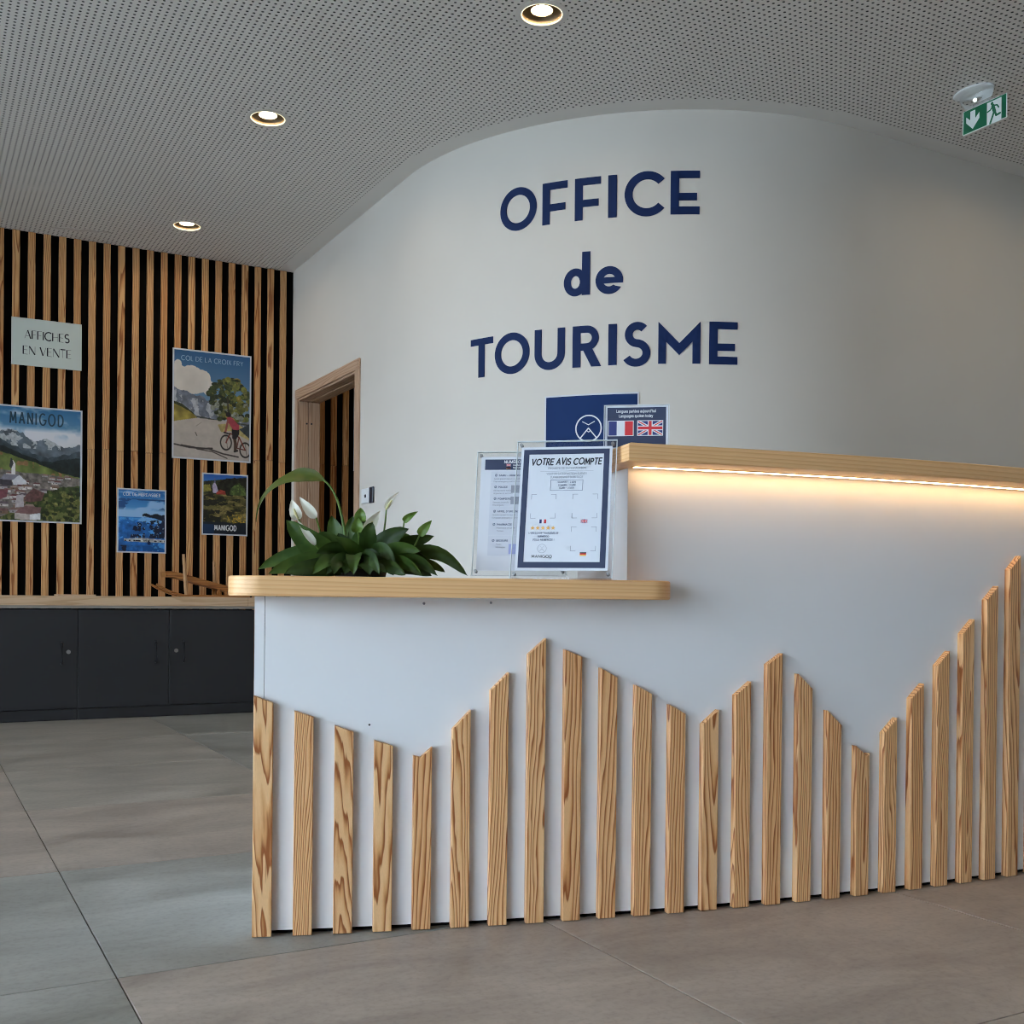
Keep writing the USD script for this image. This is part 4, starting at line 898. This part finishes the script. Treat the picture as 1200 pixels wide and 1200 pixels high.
for s, z, w in (('SCANNEZ - 2 MIN', 0.2085, 0.042), ('SCAN ME - 2 MIN', 0.2015, 0.040), ('SCAN - 2 MIN', 0.1945, 0.034)): txt(F, t, s, 0.1095, z, 0.0042, 'ink_blue', w)
def brackets(cx, cy, r):
    out = []
    for sx in (-1, 1):
        for sy in (-1, 1):
            out += [LineString([(cx + sx * r, cy + sy * r * 0.6), (cx + sx * r, cy + sy * r), (cx + sx * r * 0.6, cy + sy * r)]).buffer(0.0005)]
    return unary_union(out)
for cx, cy in ((0.058, 0.1525), (0.1535, 0.1525), (0.1535, 0.0745)): polyo(F, t, 'corner_marks', brackets(cx, cy, 0.0285), 'ink_grey')
flag(F, t, 'fr', 0.051, 0.1115, 0.0155, 0.0095); flag(F, t, 'uk', 0.146, 0.1115, 0.0150, 0.0095); flag(F, t, 'de', 0.147, 0.0345, 0.0145, 0.0085)
def star(cx, cy, r):
    a = np.radians(90 + 36 * np.arange(10)); rr_ = np.where(np.arange(10) % 2, r * 0.45, r); return Polygon(np.c_[cx + rr_ * np.cos(a), cy + rr_ * np.sin(a)])
for k in range(5): polyo(F, t, 'star', star(0.036 + k * 0.0118, 0.1005, 0.0056), 'star_gold')
for s, z, w in (("L'OFFICE DE TOURISME DE", 0.086, 0.068), ('MANIGOD', 0.078, 0.026), ('VOUS REMERCIE !', 0.070, 0.050)): txt(F, t, s, 0.062, z, 0.0048, 'ink_blue', w)
polyo(F, t, 'emblem', emblem(0.060, 0.0515, 0.0105, 0.0007), 'ink_grey')
g = affinity.translate(fit_text(stroke_text('MANIGOD', 0.0062, 0.0010, 0.30, 0.95, cap=2), 0.037, 0.084), 0, 0.030); polyo(F, t, 'emblem_name', g, 'ink')

# the numbers notice behind it
t, F = acrylic('notice_stand', 'clear stand with the phone numbers notice, half hidden behind the survey notice', (0.0158, 2.690), -0.12, 0.26, ZL1 + 0.0126, 0.233, 0.322, PW, PH, 0.012)
# riser so that the sheet stands on the counter
polyo(F, t, 'header', sbox(0.010, 0.262, PW - 0.010, 0.290), 'slate', label='dark header band')
txt(F, t, 'NUMÉROS UTILES', 0.058, 0.2795, 0.0075, 'white_ink', 0.085, True, align='l')
flag(F, t, 'uk', 0.064, 0.2715, 0.011, 0.0062); flag(F, t, 'de', 0.064, 0.2640, 0.011, 0.0062)
txt(F, t, 'Useful numbers', 0.081, 0.2725, 0.0045, 'white_ink', 0.040, True, align='l'); txt(F, t, 'Notrufnummern', 0.081, 0.2655, 0.0045, 'white_ink', 0.040, True, align='l')
polyo(F, t, 'grey_panel', sbox(0.026, 0.038, PW - 0.026, 0.258), 'paper_grey')
rows = [(0.245, 'SAMU - URGENCES', ('Appel gratuit depuis un mobile', 'Free emergency call from mobile')), (0.214, 'POLICE', ('Gendarmerie nationale', 'Urgences et secours')), (0.183, 'POMPIERS', ('Secours incendie', 'Fire brigade')), (0.150, 'APPEL D\'URGENCE EUROPÉEN', ('Numéro unique européen', 'European emergency number')), (0.116, 'PHARMACIE', ('Pharmacie de garde', 'Thônes')), (0.074, 'SECOURS', ('Pistes', 'Montagne'))]
for z, s, sub in rows:
    txt(F, t, s, 0.046, z, 0.0046, 'ink_blue', None, True, b=0.0005, align='l')
    for k, q in enumerate(sub): txt(F, t, q, 0.034 if z > 0.13 else 0.046, z - 0.0085 - 0.0075 * k, 0.0036, 'ink_grey', None, False, b=0.0005, align='l')
    polyo(F, t, 'icon', unary_union([Point(0.039, z + 0.0025).buffer(0.0032, 10).difference(Point(0.039, z + 0.0025).buffer(0.0022, 10)), LineString([(0.0375, z), (0.041, z + 0.005)]).buffer(0.0005)]), 'ink_blue', b=0.0005)
for z in (0.228, 0.198, 0.166, 0.134, 0.090): polyo(F, t, 'rule', sbox(0.026, z, PW - 0.026, z + 0.0005), 'paper', b=0.0004)
for z, mt_ in ((0.201, 'ink_grey'), (0.171, 'ink_grey'), (0.042, 'lilac_print')): polyo(F, t, 'photo_box', sbox(0.078, z, 0.120, z + (0.020 if z > 0.1 else 0.026)), mt_, b=0.0005)

# small languages notice on the raised counter
t, F = acrylic('notice_stand', 'small clear stand with French and British flags on the raised counter', (0.294, 2.650), -0.1525, 0.06, ZU1 + 0.0045, 0.1565, 0.1105, 0.150, 0.1045, 0.004, False)
polyo(F, t, 'field', sbox(0.005, 0.004, 0.145, 0.1005), 'slate', label='dark slate printed field')
txt(F, t, "Langues parlées aujourd'hui", 0.0735, 0.0880, 0.0068, 'white_ink', 0.094, True, b=0.0005); txt(F, t, 'Languages spoken today', 0.0735, 0.0765, 0.0068, 'white_ink', 0.081, True, b=0.0005)
for a, k in ((0.0085, 'fr'), (0.0785, 'uk')):
    polyo(F, t, 'flag_border', sbox(a - 0.0018, 0.0312, a + 0.0598, 0.0688), 'white_ink', b=0.0004); flag(F, t, k, a, 0.0330, 0.058, 0.034, 0.0007)

# ---------------------------------------------------------------- peace lily
PC = np.array([-0.372, 2.72])          # pot centre, camera-aligned floor coordinates
def PP(a, z, d=0.0): 
    """plant coordinates: a to the right, z above the counter, d away from the visitor (metres)"""
    q = cam2w(PC[0] + a, PC[1] + d); return np.array([q[0], q[1], ZL1 + z])
def leaf(pts, width, twist=0.0, fold=0.25, nl=12, nw=6, prof=None, blunt=0.42):
    """blade along a bezier of (a, z, d) points; width metres; twist turns the blade about its midrib; fold: V-fold along the midrib"""
    mid = bez(pts, nl); t = np.gradient(mid, axis=0); t /= np.linalg.norm(t, axis=1, keepdims=True) + 1e-9
    view = np.array([0, 0, -1.0])             # towards the visitor, in (a, z, d)
    side = np.cross(t, view); side /= np.linalg.norm(side, axis=1, keepdims=True) + 1e-6
    nor = np.cross(side, t)
    s, n = side * math.cos(twist) + nor * math.sin(twist), nor * math.cos(twist) - side * math.sin(twist)
    u = np.linspace(0, 1, nl); w = width * (np.sin(np.pi * np.clip(u, 0, 1) ** (0.82)) ** 0.62) * (1 - 0.15 * u)
    if prof is not None: w = width * np.interp(u, *np.array(prof).T)
    k = np.linspace(-1, 1, nw + 1); v = []
    for i in range(nl):
        for q in k:
            lift = fold * abs(q) * w[i] * 0.5 - 0.06 * width * math.sin(9 * u[i] + 3 * q) * abs(q)
            v.append(PP(*(mid[i] + s[i] * q * w[i] * 0.5 + n[i] * lift)))
    f = []
    for i in range(nl - 1):
        for j in range(nw):
            b = i * (nw + 1) + j; f += [[b, b + 1, b + nw + 2], [b, b + nw + 2, b + nw + 1]]
    return trimesh.Trimesh(np.array(v), np.array(f), process=False)
pl = thing('peace_lily', 'bushy peace lily with white spathes on the low oak counter', 'potted plant')
pot = lathe([(0, 0), (0.052, 0), (0.060, 0.006), (0.070, 0.044), (0.074, 0.050), (0.069, 0.050), (0.065, 0.042), (0.0, 0.042)], 28); pot.apply_translation(PP(0, 0.0002, 0.0))
obj('pot', pot, M['pot'], pl, smooth=40)
soil = lathe([(0, 0.0425), (0.04, 0.0435), (0.0645, 0.0422)], 20); soil.apply_translation(PP(0, 0.0002, 0.0)); obj('soil', soil, M['soil'], pl)
K = 0.0021
def px(x, y, d=0.0): return ((x - 425) * K, (672 - y) * K, d)
LV = [  # control points (photo-measured plant proportions), width, twist, material
    ([px(424, 645), px(395, 640, -.05), px(355, 640, -.08), px(314, 663, -.09)], 0.062, 0.35, 'leaf_mid'),
    ([px(420, 650), px(390, 648, -.09), px(362, 655, -.13), px(332, 674, -.15)], 0.056, 0.2, 'leaf_mid'),
    ([px(404, 655), px(388, 646, -.07), px(368, 630, -.09), px(345, 606, -.08)], 0.074, 0.0, 'leaf_mid'),
    ([px(408, 655), px(402, 640, .03), px(392, 622, .04), px(386, 596, .05)], 0.062, 0.0, 'leaf_mid'),
    ([px(414, 655), px(414, 635, .02), px(412, 615, .03), px(413, 597, .03)], 0.056, -0.3, 'leaf_mid'),
    ([px(422, 655), px(424, 635, -.02), px(428, 622, -.02), px(434, 604, -.01)], 0.056, 0.1, 'leaf_mid'),
    ([px(436, 655), px(446, 636, -.03), px(460, 624, -.05), px(483, 614, -.06)], 0.064, -0.2, 'leaf_dark'),
    ([px(446, 655), px(465, 632, .0), px(486, 626, .0), px(510, 620, .01)], 0.046, 0.4, 'leaf_dark'),
    ([px(450, 658), px(490, 632, -.04), px(515, 632, -.05), px(535, 648, -.05), px(551, 667, -.05)], 0.044, 0.55, 'leaf_dark'),
    ([px(448, 660), px(480, 640, -.09), px(505, 650, -.12), px(519, 676, -.13)], 0.038, 0.5, 'leaf_dark'),
    ([px(444, 662), px(470, 642, -.12), px(490, 655, -.15), px(503, 678, -.16)], 0.036, 0.4, 'leaf_mid'),
    ([px(426, 652), px(424, 636, -.14), px(427, 650, -.18), px(428, 676, -.17)], 0.040, -0.2, 'leaf_mid'),
    ([px(416, 655), px(406, 640, -.12), px(396, 652, -.16), px(382, 678, -.16)], 0.042, 0.2, 'leaf_mid'),
    ([px(452, 655), px(470, 640, -.02), px(490, 640, -.03), px(505, 648, -.03)], 0.040, 0.6, 'leaf_dark'),
    ([px(440, 650), px(448, 632, -.10), px(462, 636, -.14), px(474, 658, -.15)], 0.038, 0.1, 'leaf_dark'),
    ([px(434, 650), px(436, 630, -.08), px(440, 618, -.10), px(444, 608, -.10)], 0.046, 0.1, 'leaf_dark'),
    ([px(426, 652), px(410, 636, -.10), px(400, 634, -.13), px(384, 645, -.14)], 0.040, -0.3, 'leaf_dark'),
    ([px(430, 655), px(440, 640, -.15), px(452, 650, -.19), px(458, 676, -.19)], 0.036, 0.3, 'leaf_dark'),
    ([px(420, 655), px(412, 644, -.16), px(408, 655, -.19), px(408, 676, -.19)], 0.036, -0.3, 'leaf_dark'),
    ([px(460, 658), px(490, 645, .05), px(512, 652, .06), px(522, 662, .06)], 0.030, 0.5, 'leaf_dark'),
    ([px(410, 655), px(380, 640, .06), px(356, 640, .08), px(335, 652, .08)], 0.046, -0.3, 'leaf_dark'),
    ([px(424, 655), px(455, 630, .05), px(472, 622, .07), px(492, 634, .08)], 0.044, 0.3, 'leaf_dark'),
    ([px(424, 655), px(430, 640, -.10), px(418, 634, -.12), px(404, 626, -.13)], 0.036, 0.2, 'leaf_mid'),
    ([px(424, 660), px(396, 655, -.14), px(372, 660, -.17), px(352, 677, -.17)], 0.044, 0.3, 'leaf_dark'),
    ([px(440, 660), px(462, 652, -.16), px(478, 662, -.19), px(486, 678, -.19)], 0.034, 0.3, 'leaf_dark'),
    ([px(430, 655), px(446, 650, -.05), px(470, 652, -.08), px(496, 664, -.09)], 0.036, 0.2, 'leaf_dark'),
    ([px(420, 658), px(400, 660, -.05), px(375, 662, -.08), px(350, 668, -.09)], 0.040, 0.2, 'leaf_dark'),
    ([px(424, 655), px(440, 644, .02), px(456, 640, .02), px(470, 628, .03)], 0.050, 0.0, 'leaf_dark'),
    ([px(424, 655), px(416, 640, .0), px(404, 632, .0), px(398, 618, .0)], 0.050, 0.0, 'leaf_dark'),
    ([px(424, 655), px(432, 640, .04), px(446, 628, .05), px(452, 618, .05)], 0.050, 0.1, 'leaf_dark'),
    ([px(425, 655, -.03), px(418, 648, -.12), px(408, 652, -.15), px(396, 676, -.15)], 0.046, 0.4, 'leaf_dark'),
    ([px(430, 655, -.03), px(436, 648, -.13), px(440, 654, -.165), px(446, 677, -.165)], 0.046, -0.3, 'leaf_dark'),
    ([px(425, 655, -.03), px(428, 650, -.12), px(420, 655, -.15), px(417, 677, -.15)], 0.044, 0.2, 'leaf_dark'),
    ([px(430, 655, -.03), px(450, 648, -.10), px(462, 655, -.13), px(470, 677, -.13)], 0.046, -0.2, 'leaf_dark'),
    ([px(420, 655, -.02), px(398, 648, -.08), px(384, 656, -.11), px(366, 677, -.11)], 0.048, 0.4, 'leaf_dark'),
    ([px(428, 655, 0), px(436, 640, -.06), px(452, 645, -.09), px(440, 668, -.11)], 0.044, 0.1, 'leaf_dark'),
    ([px(425, 655, 0), px(400, 645, 0), px(384, 640, 0), px(368, 650, .02)], 0.050, 0.5, 'leaf_dark'),
    ([px(428, 655, 0), px(440, 628, 0), px(450, 622, 0), px(462, 640, .02)], 0.050, 0.5, 'leaf_dark'),
    ([px(430, 655, 0), px(462, 640, -.05), px(478, 634, -.07), px(498, 640, -.09)], 0.050, 0.2, 'leaf_mid'),
    ([px(436, 655, 0), px(470, 640, .02), px(492, 634, .02), px(514, 642, .02)], 0.046, 0.3, 'leaf_dark'),
    ([px(440, 658, -.02), px(480, 652, -.07), px(500, 658, -.10), px(512, 672, -.11)], 0.044, 0.3, 'leaf_dark'),
    ([px(436, 650, .03), px(458, 628, .04), px(474, 620, .05), px(484, 626, .05)], 0.052, 0.1, 'leaf_mid'),
    ([px(418, 652, -.03), px(398, 632, -.05), px(388, 624, -.05), px(376, 622, -.05)], 0.046, 0.3, 'leaf_mid'),
    ([px(412, 656, -.03), px(372, 646, -.06), px(350, 644, -.07), px(326, 652, -.07)], 0.050, 0.3, 'leaf_dark'),
    ([px(425, 655, .02), px(412, 628, .03), px(416, 612, .04), px(426, 600, .06)], 0.052, 0.4, 'leaf_dark')]
for pts, w, tw_, mt_ in LV:
    pts = [(a, max(z, 0.008), d) for a, z, d in pts]
    obj('leaf', leaf(pts, w, tw_), M[mt_], pl, smooth=True)
# the long arching leaf
stem = bez([px(410, 650), px(404, 600), px(398, 568), px(380, 556)], 14)
obj('stem', tube([PP(*p) for p in stem], np.linspace(0.0042, 0.0022, 14), 7), M['leaf_fresh'], pl, smooth=True)
obj('leaf', leaf([px(382, 557), px(362, 549), px(330, 546), px(304, 568), px(302, 606)], 0.044, 0.5, prof=[(0, 0.1), (0.15, 0.8), (0.30, 1.0), (0.45, 0.6), (0.65, 0.3), (1, 0.05)], nl=20), M['leaf_olive'], pl, smooth=True)
def flower(base, tip, w, root, kind='white', bend=0.0, spad=True, tw_=0.0):
    mat = {'white': 'spathe', 'green': 'leaf_fresh'}[kind]
    b, e = np.array(px(*base)), np.array(px(*tip)); m = (b + e) / 2 + np.array([bend, 0, -0.012])
    st = bez([px(*root), (np.array(px(*root)) * 0.45 + b * 0.55) + np.array([0.004, 0, 0]), b], 10)
    obj('stem', tube([PP(*p) for p in st], np.linspace(0.0028, 0.0018, 10), 6), M['leaf_fresh'], pl, smooth=True)
    obj('spathe' if kind == 'white' else 'bract', leaf([b, b * 0.6 + m * 0.4 + [0, 0, -0.006], m, e], w, tw_, 0.5, prof=[(0, 0.25), (0.2, 0.85), (0.4, 1.0), (0.65, 0.8), (0.85, 0.4), (1, 0.03)]), M[mat], pl, smooth=True, label='white spathe' if kind == 'white' else 'young green spathe')
    if spad:
        q = b + (e - b) * 0.5
        obj('spadix', tube([PP(*(b + [0, 0, -0.008])), PP(*((b + q) / 2 + [0, 0, -0.016])), PP(*(q + [0, 0, -0.018]))], [0.0022, 0.0034, 0.0018], 7), M['spadix'], pl, smooth=True)
flower((357, 604, -.06), (349, 582, -.06), 0.030, (368, 640, -.04))
flower((376, 602, -.05), (356, 578, -.04), 0.026, (386, 648, -.03), spad=False)
flower((378, 634, -.08), (357, 606, -.08), 0.020, (390, 655, -.05), spad=False, tw_=0.5)
flower((432, 618, -.02), (448, 592, -.01), 0.030, (428, 648, -.02), spad=True)
flower((454, 590, 0), (468, 569, .01), 0.016, (446, 648, 0), bend=-0.006, spad=True)
flower((427, 605, -.04), (427, 590, -.04), 0.030, (427, 645, -.03), 'green', spad=False)
flower((425, 618, -.06), (425, 602, -.06), 0.030, (425, 648, -.04), 'green', spad=False)
flower((475, 604, 0), (491, 592, 0), 0.018, (466, 645, 0), 'green', bend=-0.004, spad=False)
flower((494, 620, -.02), (508, 603, -.02), 0.024, (478, 650, -.01), 'green', spad=False)

# ---------------------------------------------------------------- ceiling downlights
LABS = ['recessed round downlight at the top centre of the photograph', 'recessed round downlight, middle one of the three in view', 'recessed round downlight nearest the slatted wall',
        'unseen recessed downlight lighting the visitor side of the desk', 'unseen recessed downlight left above the camera, lighting the room', 'unseen downlight right of the exit sign, placed to warm the white wall', 'unseen recessed downlight lighting the desk end', 'unseen downlight placed to light the corridor slats behind the door', 'unseen recessed downlight near the glazing, lighting the room', 'unseen downlight by the slatted wall and glazing, lighting the room', 'unseen recessed downlight towards the right wall, warming the white wall']
def downlight(lab, u, v):
    t = thing('ceiling_light', lab, 'ceiling light', loc=(u, v, H))
    obj('trim', lathe([(0.080, -0.001), (0.084, -0.002), (0.102, -0.0015), (0.104, 0.0), (0.096, 0.0), (0.0955, 0.016), (0.080, 0.016), (0.080, -0.001)], 40), M['lamp_ring'], t, smooth=40)
    obj('lit_edge', lathe([(0.0765, -0.0012), (0.0795, -0.0020), (0.0795, 0.003), (0.0775, 0.0045), (0.0765, -0.0012)], 40), M['lamp_rim_glow'], t, smooth=40, label='rim with bulb light put in as glow')
    obj('reflector', lathe([(0.0775, 0.004), (0.070, 0.030), (0.046, 0.050), (0.0455, 0.058), (0.050, 0.058), (0.079, 0.03), (0.079, 0.004), (0.0775, 0.004)], 36), M['reflector'], t, smooth=40)
    obj('housing', lathe([(0.0, 0.0165), (0.0405, 0.0165), (0.0425, 0.0140), (0.0440, 0.0165), (0.0450, 0.056), (0, 0.056)], 28), M['reflector'], t, smooth=40)
    obj('bulb', lathe([(0, 0.0135), (0.036, 0.0140), (0.0400, 0.0155), (0.0, 0.0160)], 28), M['lamp_disc'], t, smooth=40, label='glowing warm white lamp')
for lab, (u, v) in zip(LABS, LIGHTS): downlight(lab, u, v)

# ---------------------------------------------------------------- emergency exit sign
ex = thing('exit_sign', 'green emergency exit sign with arrow and running figure hanging from the ceiling', 'exit sign')
EU, EVA, EVB, ET, EB = 4.060, 3.327, 3.106, 2.900, 2.795
base = lathe([(0, 0), (0.100, 0), (0.100, -0.004), (0.094, -0.008), (0.07, -0.010), (0, -0.010)], 36); base.apply_transform(np.diag([0.64, 0.95, 1, 1])); base.apply_translation([EU + 0.022, (EVA + EVB) / 2 + 0.075, H - 0.0004])
obj('ceiling_base', base, M['plastic_white'], ex, smooth=40)
a_ = np.linspace(0, math.pi / 2, 12)
dome = lathe(np.c_[0.07 * np.cos(a_), -0.070 * np.sin(a_)][::-1], 32); dome.apply_transform(np.diag([0.6, 1.2, 1, 1])); dome.apply_translation([EU + 0.022, (EVA + EVB) / 2 + 0.06, H - 0.0108])
obj('dome', dome, M['acrylic'], ex, smooth=True, label='clear dome')
ledm = trimesh.creation.icosphere(2, 0.008); ledm.apply_translation([EU + 0.012, (EVA + EVB) / 2 + 0.06, H - 0.045]); obj('led', ledm, M['exit_led'], ex, smooth=True)
EF = Frame((EU - 0.002, EVA, EB), (0, -1, 0), (0, 0, 1)); EW, EH = EVA - EVB, ET - EB
obj('holder', cat([EF.rect(EW / 2 - 0.06, EW / 2 + 0.06, EH - 0.001, EH + 0.014, -0.0036, -0.0004)]), M['acrylic'], ex)
obj('plate', EF.rect(0, EW, 0, EH, -0.004, 0.0), M['exit_white'], ex)
polyo(EF, ex, 'green_field', unary_union([sbox(0.004, 0.004, EW * 0.56, EH - 0.002), sbox(EW * 0.885, 0.004, EW - 0.003, EH - 0.002), sbox(EW * 0.55, EH - 0.008, EW * 0.9, EH - 0.002)]), 'exit_green', b=0.0002, label='green printed field')
ax_ = EW * 0.235
polyo(EF, ex, 'arrow', Polygon([(ax_ - 0.013, EH - 0.012), (ax_ + 0.013, EH - 0.012), (ax_ + 0.013, 0.056), (ax_ + 0.034, 0.076), (ax_ + 0.034, 0.050), (ax_, 0.014), (ax_ - 0.034, 0.050), (ax_ - 0.034, 0.076), (ax_ - 0.013, 0.056)]), 'exit_white', b=0.0005, label='white down arrow')
mx_ = EW * 0.56; S_ = EH
def mp(x, y): return (mx_ + x * S_, y * S_)
man = unary_union([Point(mp(0.24, 0.83)).buffer(0.0065, 14), LineString([mp(0.28, 0.72), mp(0.36, 0.46)]).buffer(0.0078), LineString([mp(0.28, 0.70), mp(0.15, 0.58), mp(0.03, 0.55)]).buffer(0.0030), LineString([mp(0.32, 0.72), mp(0.48, 0.68), mp(0.56, 0.56)]).buffer(0.0030),
    LineString([mp(0.34, 0.46), mp(0.26, 0.26), mp(0.16, 0.05)]).buffer(0.0046), LineString([mp(0.38, 0.46), mp(0.44, 0.28), mp(0.62, 0.30)]).buffer(0.0046)])
polyo(EF, ex, 'running_figure', man.intersection(sbox(EW * 0.565, 0.002, EW, EH)), 'exit_green', b=0.0005, label='green running figure')
